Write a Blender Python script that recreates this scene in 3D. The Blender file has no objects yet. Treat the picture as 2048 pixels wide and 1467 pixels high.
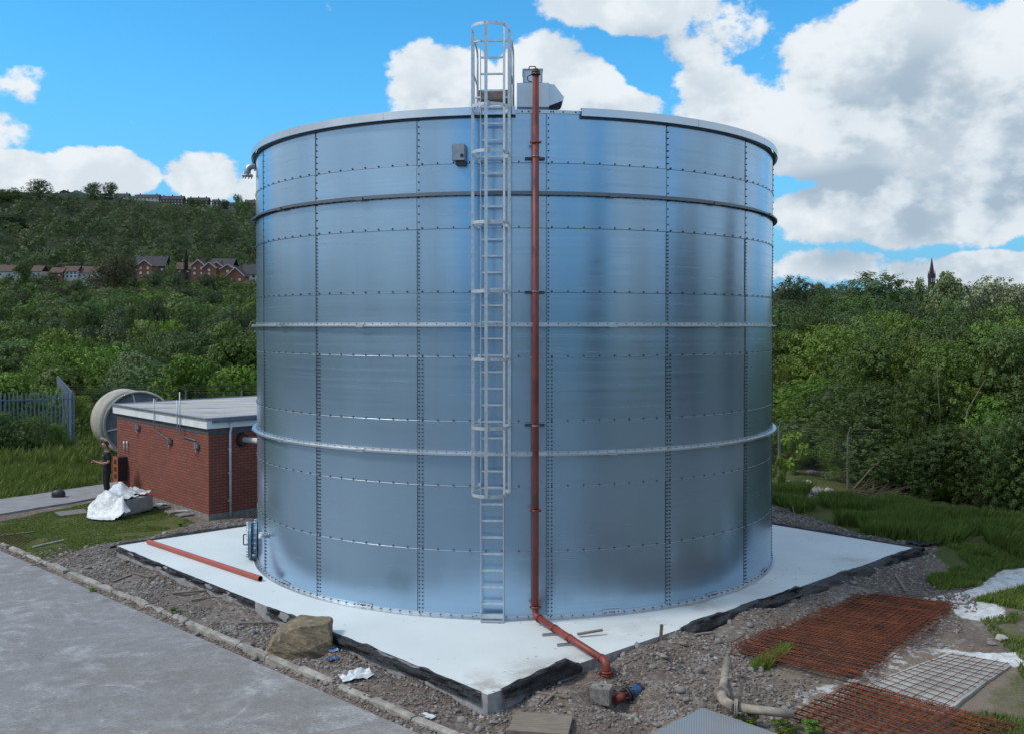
import bpy, math, random
import numpy as np
from mathutils import Vector, Matrix
random.seed(7); RNG = np.random.default_rng(11)
R = math.radians
scene = bpy.context.scene
COL = scene.collection

# ------------------------------------------------------------------ camera
F = 1916.0; PITCH = R(1.0); CX = 1024.0; CYP = 650 + F*math.tan(PITCH)
CAMZ = 5.61
SLAB = 0.25
cam = bpy.data.cameras.new("camera"); camo = bpy.data.objects.new("camera", cam); COL.objects.link(camo)
cam.sensor_width = 36; cam.lens = 36*F/2048; cam.clip_end = 6000; cam.clip_start = 0.1
camo.location = (0, 0, CAMZ); camo.rotation_euler = (R(90)-PITCH, 0, 0)
cam.shift_y = -(733.5-CYP)/2048
scene.camera = camo
# ------------------------------------------------------------------ sun
SUN_AZ = R(-104); SUN_EL = R(47)       # azimuth from +Y, clockwise
sd = Vector((math.sin(SUN_AZ)*math.cos(SUN_EL), math.cos(SUN_AZ)*math.cos(SUN_EL), math.sin(SUN_EL)))
sl = bpy.data.lights.new("sun", 'SUN'); sl.energy = 2.4; sl.angle = R(11); sl.color = (1.0, 0.95, 0.88)
so = bpy.data.objects.new("sun", sl); COL.objects.link(so)
so.rotation_euler = sd.to_track_quat('Z', 'Y').to_euler()
# ------------------------------------------------------------------ world
world = bpy.data.worlds.new("World"); scene.world = world; world.use_nodes = True
def build_world():
    nt = world.node_tree; nt.nodes.clear(); L = nt.links
    def N(t, **k):
        n = nt.nodes.new(t)
        for a, b in k.items(): setattr(n, a, b)
        return n
    def M(op, a, b=None, c=None, clamp=False):
        n = N('ShaderNodeMath', operation=op); n.use_clamp = clamp
        for i, v in enumerate((a, b, c)):
            if v is None: continue
            if isinstance(v, (int, float)): n.inputs[i].default_value = v
            else: L.new(v, n.inputs[i])
        return n.outputs[0]
    sky = N('ShaderNodeTexSky', sky_type='NISHITA'); sky.sun_disc = False
    sky.sun_elevation = SUN_EL; sky.sun_rotation = SUN_AZ; sky.air_density = 1.0; sky.dust_density = 0.3; sky.ozone_density = 2.0
    tint = N('ShaderNodeMix', data_type='RGBA', blend_type='MULTIPLY'); tint.inputs[0].default_value = 1
    L.new(sky.outputs[0], tint.inputs[6]); tint.inputs[7].default_value = SKYTINT
    tc = N('ShaderNodeTexCoord')
    def VM(op, a, b, c=None):
        n = N('ShaderNodeVectorMath', operation=op)
        for i, v in enumerate((a, b, c)):
            if v is None: continue
            if isinstance(v, (tuple, Vector)): n.inputs[i].default_value = v
            else: L.new(v, n.inputs[i])
        return n
    def blobs(vec):
        bias = None; lst = []
        for (px, py, w, h, s) in CLOUDS:
            d = Vector(((px-CX)/F, 1, (650-py)/F)).normalized(); lst.append((d, w/F, h/F, s))
        for (a, e, wa, he, s) in CLOUDS_BACK:
            a, e = R(a), R(e); lst.append((Vector((math.sin(a)*math.cos(e), math.cos(a)*math.cos(e), math.sin(e))), R(wa), R(he), s))
        for d, w, h, s in lst:
            v = VM('MULTIPLY_ADD', vec, (1/w, 1/w, 1/h), (-d.x/w, -d.y/w, -d.z/h)).outputs[0]
            r2 = VM('DOT_PRODUCT', v, v).outputs['Value']
            v = M('MULTIPLY_ADD', r2, -s*0.75, s); bias = v if bias is None else M('MAXIMUM', bias, v)
        return M('MAXIMUM', bias, -0.75)
    def cnoise(vec, det):
        mp = VM('MULTIPLY', vec, (1, 1, 1.35)).outputs[0]
        n = N('ShaderNodeTexNoise'); n.noise_dimensions = '3D'; L.new(mp, n.inputs['Vector'])
        n.inputs['Scale'].default_value = 9; n.inputs['Detail'].default_value = det; n.inputs['Roughness'].default_value = 0.58
        return M('MULTIPLY_ADD', n.outputs['Fac'], 4.4, -2.2)
    bias = blobs(tc.outputs['Generated'])
    d1 = M('ADD', bias, cnoise(tc.outputs['Generated'], 7))
    off = VM('ADD', tc.outputs['Generated'], (-0.014, 0, 0.026))
    d2 = M('ADD', bias, cnoise(off.outputs[0], 4))
    up = VM('ADD', tc.outputs['Generated'], (-0.012, 0, 0.040))
    d3 = M('ADD', blobs(up.outputs[0]), M('MULTIPLY', cnoise(up.outputs[0], 2), .6))
    def smooth(v, a, b):
        m = N('ShaderNodeMapRange', interpolation_type='SMOOTHSTEP'); L.new(v, m.inputs[0])
        m.inputs[1].default_value = a; m.inputs[2].default_value = b; return m.outputs[0]
    alpha = smooth(d1, -0.02, 0.30)
    lit = smooth(M('SUBTRACT', d1, d2), -0.35, 0.5)
    thick = smooth(d3, 0.0, 1.75)
    shade = M('MULTIPLY', thick, M('SUBTRACT', 1.0, M('MULTIPLY', lit, 0.6)), clamp=True)
    shade = M('ADD', M('MULTIPLY', shade, .85), M('MULTIPLY', M('SUBTRACT', 1.0, lit), .34), clamp=True)
    cc = N('ShaderNodeMix', data_type='RGBA'); L.new(shade, cc.inputs[0])
    cc.inputs[6].default_value = (5.6, 6.0, 6.3, 1); cc.inputs[7].default_value = (2.6, 3.35, 4.1, 1)
    sz = N('ShaderNodeSeparateXYZ'); L.new(tc.outputs['Generated'], sz.inputs[0])
    hz = N('ShaderNodeMix', data_type='RGBA'); L.new(smooth(sz.outputs[2], .30, -.02), hz.inputs[0]); L.new(tint.outputs[2], hz.inputs[6]); hz.inputs[7].default_value = (1.3, 3.1, 5.0, 1)
    mix = N('ShaderNodeMix', data_type='RGBA')
    L.new(alpha, mix.inputs[0]); L.new(hz.outputs[2], mix.inputs[6]); L.new(cc.outputs[2], mix.inputs[7])
    bg = N('ShaderNodeBackground'); bg.inputs[1].default_value = 0.15
    out = N('ShaderNodeOutputWorld'); L.new(mix.outputs[2], bg.inputs[0]); L.new(bg.outputs[0], out.inputs[0])
# photo clouds: pixel centre, half sizes, strength
CLOUDS = [(870,175,120,85,1.2),(980,215,150,60,.9),(1105,165,110,85,1.2),(1215,215,90,30,.8),(60,350,120,38,1.0),(190,352,90,42,1.1),(440,355,75,48,.8),(520,380,60,60,1.0),
 (0,205,45,80,.12),(1850,130,330,120,1.2),(1760,290,250,60,1.1),(1460,190,90,60,.7),(1310,15,190,45,.9),(1480,70,120,60,.5),(1960,310,260,110,1.5),(1630,435,110,50,1.0),(1900,440,190,48,1.0),
 (1630,535,110,36,1.1),(1970,545,150,36,1.2),(1850,600,260,14,.6)]
CLOUDS_BACK = [(-75,20,24,30,1.2),(-112,22,22,30,1.3),(-142,16,16,16,1.1),(176,9,12,9,.9),(155,22,9,12,.7),(128,16,12,18,1.0),(95,20,16,26,1.2),(72,12,10,14,1.0),(-160,50,14,30,.7),(60,30,25,25,.9),(180,60,60,20,.5),(-45,45,20,15,.5)]
SKYTINT = (0.36, 1.08, 1.36, 1)
build_world()
scene.view_settings.view_transform = 'Standard'; scene.view_settings.look = 'None'
scene.view_settings.exposure = 0; scene.view_settings.gamma = 1
scene.render.engine = 'CYCLES'
scene.cycles.max_bounces = 6; scene.cycles.diffuse_bounces = 3; scene.cycles.glossy_bounces = 3; scene.cycles.transmission_bounces = 3; scene.cycles.transparent_max_bounces = 6

# ------------------------------------------------------------------ helpers
def ray(px, py):
    a = (px-CX)/F; b = -(py-CYP)/F
    c, s = math.cos(PITCH), math.sin(PITCH)
    return Vector((a, c + b*s, -s + b*c))
def gp(px, py, z=0.0):
    d = ray(px, py); t = (z-CAMZ)/d.z
    return Vector((d.x*t, d.y*t, z))
def at(px, py, Y):
    d = ray(px, py); t = Y/d.y
    return Vector((d.x*t, Y, CAMZ + d.z*t))
def ss(t, a, b):
    t = np.clip((t-a)/(b-a), 0, 1); return t*t*(3-2*t)
_lat = np.random.default_rng(5).random((256, 256))
def vnoise(x, y, s=1.0, seed=0):
    x = np.asarray(x, float)*s + seed*17.3; y = np.asarray(y, float)*s + seed*9.1
    xi = np.floor(x).astype(int); yi = np.floor(y).astype(int); fx = x-xi; fy = y-yi
    fx = fx*fx*(3-2*fx); fy = fy*fy*(3-2*fy)
    g = lambda a, b: _lat[a & 255, b & 255]
    return (g(xi,yi)*(1-fx)+g(xi+1,yi)*fx)*(1-fy)+(g(xi,yi+1)*(1-fx)+g(xi+1,yi+1)*fx)*fy
def fbm(x, y, s=1.0, o=4, seed=0):
    v = 0; a = .5
    for i in range(o): v = v + a*(vnoise(x, y, s*2**i, seed+i)-.5); a *= .5
    return v*2
def tag(o, label=None, cat=None, group=None, kind=None):
    if label: o["label"] = label
    if cat: o["category"] = cat
    if group: o["group"] = group
    if kind: o["kind"] = kind
    return o
def empty(name, loc=(0,0,0), rz=0, label=None, cat=None, group=None):
    o = bpy.data.objects.new(name, None); COL.objects.link(o); o.location = loc; o.rotation_euler = (0,0,rz); o.empty_display_size = .2
    return tag(o, label, cat, group)
def link_mesh(name, me, mat, parent=None):
    o = bpy.data.objects.new(name, me); COL.objects.link(o)
    if mat:
        for m in (mat if isinstance(mat, (list, tuple)) else [mat]): me.materials.append(m)
    if parent: o.parent = parent
    return o
def np_mesh(name, V, Fc, smooth=False):
    """V (n,3), Fc (m,k) arrays"""
    me = bpy.data.meshes.new(name); V = np.ascontiguousarray(V, dtype=np.float32); Fc = np.ascontiguousarray(Fc, dtype=np.int32)
    m, k = Fc.shape
    me.vertices.add(len(V)); me.vertices.foreach_set('co', V.ravel())
    me.loops.add(m*k); me.loops.foreach_set('vertex_index', Fc.ravel())
    me.polygons.add(m); me.polygons.foreach_set('loop_start', np.arange(0, m*k, k, dtype=np.int32))
    try: me.polygons.foreach_set('loop_total', np.full(m, k, dtype=np.int32))
    except Exception: pass
    if smooth: me.polygons.foreach_set('use_smooth', np.ones(m, dtype=bool))
    me.update(calc_edges=True); me.validate(); return me
class MB:
    def __init__(s): s.v = []; s.f = []; s.sm = []
    def add(s, vs, fs, smooth=False):
        b = len(s.v); s.v += [tuple(v) for v in vs]; s.f += [tuple(i+b for i in f) for f in fs]; s.sm += [smooth]*len(fs); return s
    def box(s, c, size, rz=0, M=None, taper=1.0):
        hx, hy, hz = size[0]/2, size[1]/2, size[2]/2
        vs = [Vector((x*(taper if z > 0 else 1), y*(taper if z > 0 else 1), z)) for z in (-hz, hz) for (x, y) in ((-hx,-hy),(hx,-hy),(hx,hy),(-hx,hy))]
        T = M if M is not None else Matrix.Rotation(rz, 3, 'Z')
        c = Vector(c); vs = [T @ v + c for v in vs]
        return s.add(vs, [(3,2,1,0),(4,5,6,7),(0,1,5,4),(1,2,6,5),(2,3,7,6),(3,0,4,7)])
    def bar(s, p0, p1, w, h, up=(0,0,1)):
        p0, p1 = Vector(p0), Vector(p1); d = (p1-p0); l = d.length; d.normalize()
        x = d.cross(Vector(up));
        if x.length < 1e-4: x = d.cross(Vector((1,0,0)))
        x.normalize(); u = x.cross(d)
        M = Matrix((x, d, u)).transposed()
        return s.box((p0+p1)/2, (w, l, h), M=M)
    def tube(s, pts, r, n=10, caps=True, smooth=True):
        pts = [Vector(p) for p in pts]; rs = r if isinstance(r, (list, tuple)) else [r]*len(pts)
        vs = []; fs = []; prev = None
        for i, p in enumerate(pts):
            d = (pts[min(i+1, len(pts)-1)]-pts[max(i-1, 0)]).normalized()
            if prev is None:
                x = d.cross(Vector((0,0,1)));
                if x.length < .05: x = d.cross(Vector((0,1,0)))
            else: x = prev - d*prev.dot(d)
            x.normalize(); prev = x; y = d.cross(x)
            for k in range(n):
                a = 2*math.pi*k/n; vs.append(p + (x*math.cos(a)+y*math.sin(a))*rs[i])
        for i in range(len(pts)-1):
            for k in range(n): fs.append((i*n+k, (i+1)*n+k, (i+1)*n+(k+1)%n, i*n+(k+1)%n))
        s.add(vs, fs, smooth)
        if caps:
            b = len(s.v)-len(vs)
            s.f.append(tuple(b+k for k in range(n))); s.sm.append(False)
            s.f.append(tuple(b+(len(pts)-1)*n+k for k in reversed(range(n)))); s.sm.append(False)
        return s
    def cyl(s, p0, p1, r, n=12, r1=None): return s.tube([p0, p1], [r, r if r1 is None else r1], n)
    def build(s, name, mat, parent=None, recalc=False):
        me = bpy.data.meshes.new(name); me.from_pydata(s.v, [], s.f)
        me.polygons.foreach_set('use_smooth', s.sm)
        if recalc:
            import bmesh
            bm = bmesh.new(); bm.from_mesh(me); bmesh.ops.recalc_face_normals(bm, faces=bm.faces); bm.to_mesh(me); bm.free()
        me.update(); return link_mesh(name, me, mat, parent)
def smooth_path(pts, rad, n=5):
    """round the corners of a polyline"""
    pts = [Vector(p) for p in pts]; out = [pts[0]]
    for i in range(1, len(pts)-1):
        a = pts[i]+(pts[i-1]-pts[i]).normalized()*rad; b = pts[i]+(pts[i+1]-pts[i]).normalized()*rad
        for k in range(n+1):
            t = k/n; out.append(a*(1-t)**2+pts[i]*2*t*(1-t)+b*t*t)
    out.append(pts[-1]); return out

# ------------------------------------------------------------------ materials
def mat_new(name):
    m = bpy.data.materials.new(name); m.use_nodes = True; nt = m.node_tree
    return m, nt, nt.nodes['Principled BSDF']
def NN(nt, t, **k):
    n = nt.nodes.new(t)
    for a, b in k.items(): setattr(n, a, b)
    return n
def setin(nt, sock, v):
    if hasattr(v, 'is_linked') or isinstance(v, bpy.types.NodeSocket): nt.links.new(v, sock)
    elif isinstance(v, (tuple, list)) and len(v) == 3 and sock.type == 'RGBA': sock.default_value = (*v, 1)
    else: sock.default_value = v
def mth(nt, op, a, b=0.0, clamp=False):
    n = NN(nt, 'ShaderNodeMath', operation=op); n.use_clamp = clamp; setin(nt, n.inputs[0], a); setin(nt, n.inputs[1], b); return n.outputs[0]
def mixc(nt, f, a, b, bt='MIX'):
    n = NN(nt, 'ShaderNodeMix', data_type='RGBA', blend_type=bt)
    setin(nt, n.inputs[0], f); setin(nt, n.inputs[6], a); setin(nt, n.inputs[7], b); return n.outputs[2]
def mapr(nt, v, a, b, c=0.0, d=1.0, smooth=False):
    n = NN(nt, 'ShaderNodeMapRange'); n.interpolation_type = 'SMOOTHSTEP' if smooth else 'LINEAR'
    setin(nt, n.inputs[0], v)
    for i, q in zip((1,2,3,4), (a,b,c,d)): n.inputs[i].default_value = q
    return n.outputs[0]
def coords(nt, scale=(1,1,1), kind='Object', rot=(0,0,0)):
    tc = NN(nt, 'ShaderNodeTexCoord'); mp = NN(nt, 'ShaderNodeMapping')
    nt.links.new(tc.outputs[kind], mp.inputs[0]); mp.inputs['Scale'].default_value = scale; mp.inputs['Rotation'].default_value = rot
    return mp.outputs[0]
def noise(nt, vec, scale, detail=4, rough=.5, dist=0):
    n = NN(nt, 'ShaderNodeTexNoise'); nt.links.new(vec, n.inputs['Vector'])
    n.inputs['Scale'].default_value = scale; n.inputs['Detail'].default_value = detail; n.inputs['Roughness'].default_value = rough; n.inputs['Distortion'].default_value = dist
    return n.outputs['Fac']
def voro(nt, vec, scale, feat='F1', out='Distance', rand=1.0):
    n = NN(nt, 'ShaderNodeTexVoronoi', feature=feat); nt.links.new(vec, n.inputs['Vector']); n.inputs['Scale'].default_value = scale
    n.inputs['Randomness'].default_value = rand
    return n.outputs[out]
def bump(nt, bsdf, h, strength=.5, dist=.02):
    b = NN(nt, 'ShaderNodeBump'); b.inputs['Strength'].default_value = strength; b.inputs['Distance'].default_value = dist
    nt.links.new(h, b.inputs['Height']); nt.links.new(b.outputs[0], bsdf.inputs['Normal'])
def simple(name, c1, c2=None, rough=.7, metal=0, nscale=6, detail=5, bstr=.2, bdist=.01, nsc=(1,1,1), lo=.35, hi=.65, spec=None):
    m, nt, b = mat_new(name); v = coords(nt, nsc); n = noise(nt, v, nscale, detail, .6)
    c2 = c2 or tuple(x*.7 for x in c1)
    nt.links.new(mixc(nt, mapr(nt, n, lo, hi), c1, c2), b.inputs['Base Color'])
    b.inputs['Roughness'].default_value = rough; b.inputs['Metallic'].default_value = metal
    if spec is not None: b.inputs['Specular IOR Level'].default_value = spec
    if bstr: bump(nt, b, n, bstr, bdist)
    return m
# ------------------------------------------------------------------ material library
def metal(name, base, rough, aniso=0.0, wav=.25, bands=True, var=.12):
    m, nt, b = mat_new(name)
    v = coords(nt, (1,1,1)); n = noise(nt, v, 1.1, 5, .6)
    c = mixc(nt, mapr(nt, n, .3, .7), tuple(x*(1-var) for x in base), base)
    b.inputs['Metallic'].default_value = 1
    if bands:
        vb = coords(nt, (.12,.12,7)); nb = noise(nt, vb, 2.2, 6, .65)
        c = mixc(nt, mapr(nt, nb, .35, .65), c, tuple(x*.9 for x in base))
        at_ = NN(nt, 'ShaderNodeAttribute'); at_.attribute_name = 'panel'
        c = mixc(nt, mapr(nt, at_.outputs['Fac'], 0, 1, 0, .9), c, tuple(x*.84 for x in base))
        vs = coords(nt, (3,3,.12)); ns = noise(nt, vs, 1.6, 4, .6)
        c = mixc(nt, mapr(nt, ns, .55, .8, 0, .35), c, tuple(x*.72 for x in base))
        nt.links.new(mapr(nt, nb, .3, .7, rough*.85, rough*1.2), b.inputs['Roughness'])
        b.inputs['Anisotropic Rotation'].default_value = .25; b.inputs['Metallic'].default_value = .80
        tg = NN(nt, 'ShaderNodeTangent', direction_type='RADIAL', axis='Z'); nt.links.new(tg.outputs[0], b.inputs['Tangent'])
        h = mth(nt, 'ADD', mth(nt, 'MULTIPLY', n, 1.0), mth(nt, 'MULTIPLY', noise(nt, coords(nt, (1.2,1.2,.5)), 1.0, 2, .4), 1.2))
        bump(nt, b, h, wav, .012)
    else:
        nt.links.new(mapr(nt, n, .3, .7, rough*.8, rough*1.2), b.inputs['Roughness'])
    b.inputs['Anisotropic'].default_value = aniso
    nt.links.new(c, b.inputs['Base Color'])
    return m
M_ = {}
M_['shell'] = metal('brushed_steel_sheet', (.38,.57,.77), .235, .55, wav=.09)
M_['galv'] = metal('galvanised_steel', (.62,.68,.74), .42, 0, bands=False)
M_['galvd'] = metal('dull_galvanised', (.36,.41,.47), .5, 0, bands=False)
M_['bright'] = simple('bright_galvanised_ladder', (.62,.68,.72), (.48,.54,.6), .42, .55, 12, 4, 0)
M_['bolt'] = simple('dark_bolt_cap', (.035,.052,.078), None, .6, .1, 6, 2, 0)
M_['seal'] = simple('dark_sealant_and_shade', (.05,.07,.10), None, .6, 0, 6, 2, 0)
M_['dark'] = simple('dark_opening', (.012,.013,.016), None, .7, 0, 6, 2, 0)
M_['redpipe'] = simple('red_oxide_paint', (.25,.052,.037), (.15,.028,.021), .5, 0, 2.2, 8, .1, .004)
M_['loosered'] = simple('clay_plastic_pipe', (.38,.075,.05), (.30,.06,.04), .38, 0, 3, 5, .05, .004)
M_['brass'] = simple('weathered_fitting', (.16,.12,.075), (.08,.06,.045), .5, .6, 20, 3, .2)
M_['black'] = simple('black_plastic', (.018,.018,.02), (.03,.03,.032), .5, 0, 9, 4, .3)
M_['blue'] = simple('blue_coating', (.03,.10,.26), (.02,.06,.16), .4, 0, 9, 4, .2)
M_['bluerag'] = simple('pale_blue_plastic', (.22,.38,.60), (.10,.2,.38), .4, 0, 14, 5, .6, .02)
M_['rust'] = simple('rusty_steel', (.25,.078,.034), (.10,.036,.022), .9, .1, 2.5, 5, .3)
M_['rustd'] = simple('brown_rusty_steel', (.11,.045,.027), (.06,.03,.022), .9, .1, 9, 5, .3)
M_['wood'] = simple('weathered_timber', (.25,.215,.175), (.13,.11,.09), .85, 0, 4, 8, .5, .01, (1,12,12))
M_['pipeold'] = simple('weathered_old_pipe', (.36,.32,.27), (.19,.165,.14), .8, 0, 7, 7, .4, .01)
M_['concblock'] = simple('pitted_concrete', (.26,.25,.23), (.14,.135,.125), .9, 0, 9, 8, .6, .02)
M_['cable'] = simple('grey_cable', (.28,.28,.27), None, .6, 0, 6, 2, 0)
M_['white'] = simple('white_fascia_paint', (.80,.83,.85), (.66,.70,.73), .45, 0, 3, 6, .05)
M_['fasciad'] = simple('dark_slate_band', (.085,.09,.105), (.06,.065,.075), .7, 0, 9, 4, .2)
M_['greypipe'] = simple('grey_downpipe', (.62,.66,.72), (.5,.54,.60), .45, 0, 4, 4, .05)
M_['alu'] = simple('grey_painted_steel', (.30,.34,.40), (.24,.28,.33), .45, .4, 9, 4, .1)
M_['orange'] = simple('red_orange_cabinet', (.45,.085,.05), (.34,.065,.04), .45, 0, 6, 3, .05)
M_['plasticwrap'] = simple('white_wrapping_film', (.72,.76,.78), (.46,.50,.54), .35, 0, 6, 7, .6, .05)
M_['wrapgrey'] = simple('grey_wrapped_block', (.26,.28,.32), (.36,.39,.42), .4, 0, 5, 8, .6, .03)
M_['skin'] = simple('skin', (.42,.24,.17), (.36,.2,.14), .55, 0, 10, 3, 0)
M_['tee'] = simple('dark_navy_cotton', (.012,.014,.022), (.018,.02,.028), .9, 0, 10, 3, .2)
M_['trouser'] = simple('black_trouser_cloth', (.010,.011,.013), (.016,.016,.018), .9, 0, 10, 3, .2)
M_['hair'] = simple('brown_hair', (.055,.033,.02), (.03,.018,.012), .7, 0, 30, 4, .4)
M_['shoe'] = simple('pale_blue_shoe', (.26,.38,.50), None, .6, 0, 6, 2, 0)
M_['bark'] = simple('grey_bark', (.13,.11,.085), (.07,.06,.048), .95, 0, 4, 6, .5, .03, (1,1,.3))
M_['birch'] = simple('pale_birch_bark', (.40,.37,.32), (.16,.14,.12), .9, 0, 5, 6, .4, .02, (1,1,.6))
M_['twig'] = simple('dry_twig', (.20,.16,.11), (.13,.10,.07), .95, 0, 5, 4, 0)
M_['palis'] = simple('blue_grey_palisade', (.17,.23,.32), (.12,.16,.22), .5, .4, 6, 4, .1)
M_['wire'] = simple('grey_wire', (.16,.18,.17), None, .6, .5, 6, 2, 0)
M_['post'] = simple('concrete_fence_post', (.20,.19,.175), (.13,.125,.115), .9, 0, 8, 4, .2)
M_['slate'] = simple('dark_roof_slate', (.042,.044,.055), (.028,.03,.038), .8, 0, 1, 4, 0)
M_['browntile'] = simple('brown_roof_tile', (.11,.07,.058), (.07,.048,.042), .85, 0, 1, 4, 0)
M_['render'] = simple('cream_render', (.50,.51,.50), (.38,.39,.40), .8, 0, .7, 4, 0)
M_['hbrick'] = simple('house_brick', (.20,.085,.058), (.14,.06,.045), .9, 0, 1.5, 5, 0)
M_['hdark'] = simple('dark_house_stone', (.075,.06,.055), (.05,.042,.04), .9, 0, 1.5, 5, 0)
M_['hblue'] = simple('pale_blue_render', (.26,.33,.42), None, .8, 0, 1, 3, 0)
M_['glass'] = simple('window_glass', (.05,.06,.075), None, .15, 0, 1, 2, 0)
M_['stonespire'] = simple('dark_church_stone', (.045,.042,.048), (.03,.028,.033), .9, 0, 1, 4, 0)
M_['gutter'] = simple('grey_gutter', (.12,.15,.20), None, .5, 0, 5, 2, 0)

def m_brick():
    m, nt, b = mat_new('red_brickwork'); 
    uv = NN(nt, 'ShaderNodeUVMap'); 
    br = NN(nt, 'ShaderNodeTexBrick'); nt.links.new(uv.outputs[0], br.inputs['Vector'])
    br.inputs['Color1'].default_value = (.31,.080,.052,1); br.inputs['Color2'].default_value = (.20,.052,.037,1); br.inputs['Mortar'].default_value = (.06,.032,.026,1)
    br.inputs['Scale'].default_value = 1; br.inputs['Brick Width'].default_value = .225; br.inputs['Row Height'].default_value = .0845; br.inputs['Mortar Size'].default_value = .011
    br.inputs['Mortar Smooth'].default_value = .2; br.inputs['Bias'].default_value = -.2
    n = noise(nt, coords(nt), .9, 6, .6)
    c = mixc(nt, mapr(nt, n, .35, .7, 0, .45), br.outputs['Color'], (.085,.03,.024))
    n2 = noise(nt, coords(nt), 5, 6, .7)
    c = mixc(nt, mapr(nt, n2, .3, .8, 0, .4), c, (.20,.10,.08))
    nt.links.new(c, b.inputs['Base Color']); b.inputs['Roughness'].default_value = .9
    bump(nt, b, mth(nt, 'SUBTRACT', 1.0, br.outputs['Fac']), .6, .01); return m
M_['brick'] = m_brick()
def m_felt():
    m, nt, b = mat_new('weathered_roof_felt'); v = coords(nt, (.35,1.2,1), rot=(0,0,R(45)))
    n = noise(nt, v, 1.4, 8, .65); n2 = noise(nt, coords(nt), 6, 6, .6)
    c = mixc(nt, mapr(nt, n, .35, .62), (.47,.45,.44), (.33,.32,.32))
    c = mixc(nt, mapr(nt, n2, .6, .75), c, (.12,.115,.115))
    c = mixc(nt, mapr(nt, noise(nt, coords(nt, (.5,2.2,1), rot=(0,0,R(40))), .8, 4, .5), .62, .7), c, (.09,.09,.095))
    nt.links.new(c, b.inputs['Base Color']); b.inputs['Roughness'].default_value = .7; bump(nt, b, n2, .2, .01); return m
M_['felt'] = m_felt()
def m_slab():
    m, nt, b = mat_new('white_coated_concrete'); v = coords(nt)
    n = noise(nt, v, .6, 6, .55)
    c = mixc(nt, mapr(nt, n, .3, .7), (.66,.71,.72), (.56,.61,.63))
    sp = voro(nt, v, 5.5); msk = noise(nt, v, .9, 3, .5)
    spots = mth(nt, 'MULTIPLY', mapr(nt, sp, .09, .15, 1, 0), mapr(nt, msk, .46, .58))
    c = mixc(nt, mth(nt, 'MULTIPLY', spots, .8), c, (.16,.14,.12))
    sp2 = mth(nt, 'MULTIPLY', mapr(nt, voro(nt, v, 14.0), .10, .18, 1, 0), mapr(nt, noise(nt, v, 1.3, 3, .6), .52, .62))
    c = mixc(nt, mth(nt, 'MULTIPLY', sp2, .5), c, (.28,.25,.22))
    at_ = NN(nt, 'ShaderNodeAttribute'); at_.attribute_name = 'dirt'
    d = mth(nt, 'MULTIPLY', at_.outputs['Fac'], mapr(nt, noise(nt, v, 3, 7, .7), .35, .6))
    c = mixc(nt, d, c, (.32,.29,.26))
    nt.links.new(c, b.inputs['Base Color']); b.inputs['Roughness'].default_value = .6; bump(nt, b, n, .05, .01); return m
M_['slab'] = m_slab()
M_['slabside'] = simple('grey_slab_edge', (.36,.37,.38), (.2,.2,.21), .85, 0, 5, 8, .4, .02)
def m_yard():
    m, nt, b = mat_new('worn_concrete_yard'); v = coords(nt)
    n = noise(nt, v, .35, 8, .62); vs = coords(nt, (.35,2.2,1), rot=(0,0,R(-8))); s = noise(nt, vs, 1.2, 9, .68, .6)
    c = mixc(nt, mapr(nt, n, .34, .66), (.235,.218,.205), (.31,.30,.298))
    c = mixc(nt, mapr(nt, s, .50, .68, 0, .4), c, (.38,.39,.41))
    s3 = noise(nt, v, .9, 10, .75, 2.0); c = mixc(nt, mapr(nt, s3, .51, .62, 0, .75), c, (.48,.49,.51))
    c = mixc(nt, mapr(nt, noise(nt, v, 4.5, 8, .75), .42, .64, 0, .6), c, (.16,.15,.15))
    c = mixc(nt, mapr(nt, noise(nt, v, 1.2, 7, .7, 1.0), .60, .70, 0, .5), c, (.42,.44,.47))
    c = mixc(nt, mapr(nt, noise(nt, v, .8, 6, .6), .55, .72, 0, .5), c, (.15,.135,.125))
    f = noise(nt, v, 24, 6, .75); c = mixc(nt, mapr(nt, f, .38, .68, 0, .8), c, (.12,.118,.12)); c = mixc(nt, mapr(nt, noise(nt, v, 9, 8, .8), .55, .68, 0, .6), c, (.44,.44,.45))
    dn = NN(nt, 'ShaderNodeTexNoise'); nt.links.new(v, dn.inputs['Vector']); dn.inputs['Scale'].default_value = 1.6; dn.inputs['Detail'].default_value = 6
    vm = NN(nt, 'ShaderNodeVectorMath', operation='MULTIPLY_ADD'); nt.links.new(dn.outputs['Color'], vm.inputs[0]); vm.inputs[1].default_value = (1.3,1.3,0); nt.links.new(v, vm.inputs[2])
    cr = voro(nt, vm.outputs[0], .42, 'DISTANCE_TO_EDGE'); ck = mth(nt, 'MULTIPLY', mapr(nt, cr, .0, .03, 1, 0), mapr(nt, noise(nt, v, .9, 4, .6), .46, .58))
    c = mixc(nt, mth(nt, 'MULTIPLY', ck, .22), c, (.45,.45,.46))
    cr2 = voro(nt, vm.outputs[0], .8, 'DISTANCE_TO_EDGE'); ck2 = mth(nt, 'MULTIPLY', mapr(nt, cr2, .003, .009, 1, 0), mapr(nt, noise(nt, v, 1.3, 4, .6), .5, .6))
    c = mixc(nt, mth(nt, 'MULTIPLY', ck2, .35), c, (.10,.095,.09))
    c = mixc(nt, mapr(nt, voro(nt, v, 2.4), .012, .03, .8, 0), c, (.03,.03,.03))
    nt.links.new(c, b.inputs['Base Color']); nt.links.new(mapr(nt, n, .3, .7, .75, .55), b.inputs['Roughness'])
    bump(nt, b, f, .25, .006); return m
M_['yard'] = m_yard()
M_['path'] = simple('grey_footpath', (.27,.27,.28), (.20,.20,.21), .85, 0, 3, 8, .3, .01)
M_['pad'] = simple('dusty_concrete_pad', (.42,.41,.39), (.28,.265,.25), .9, 0, 1.4, 8, .3, .01)
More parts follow.
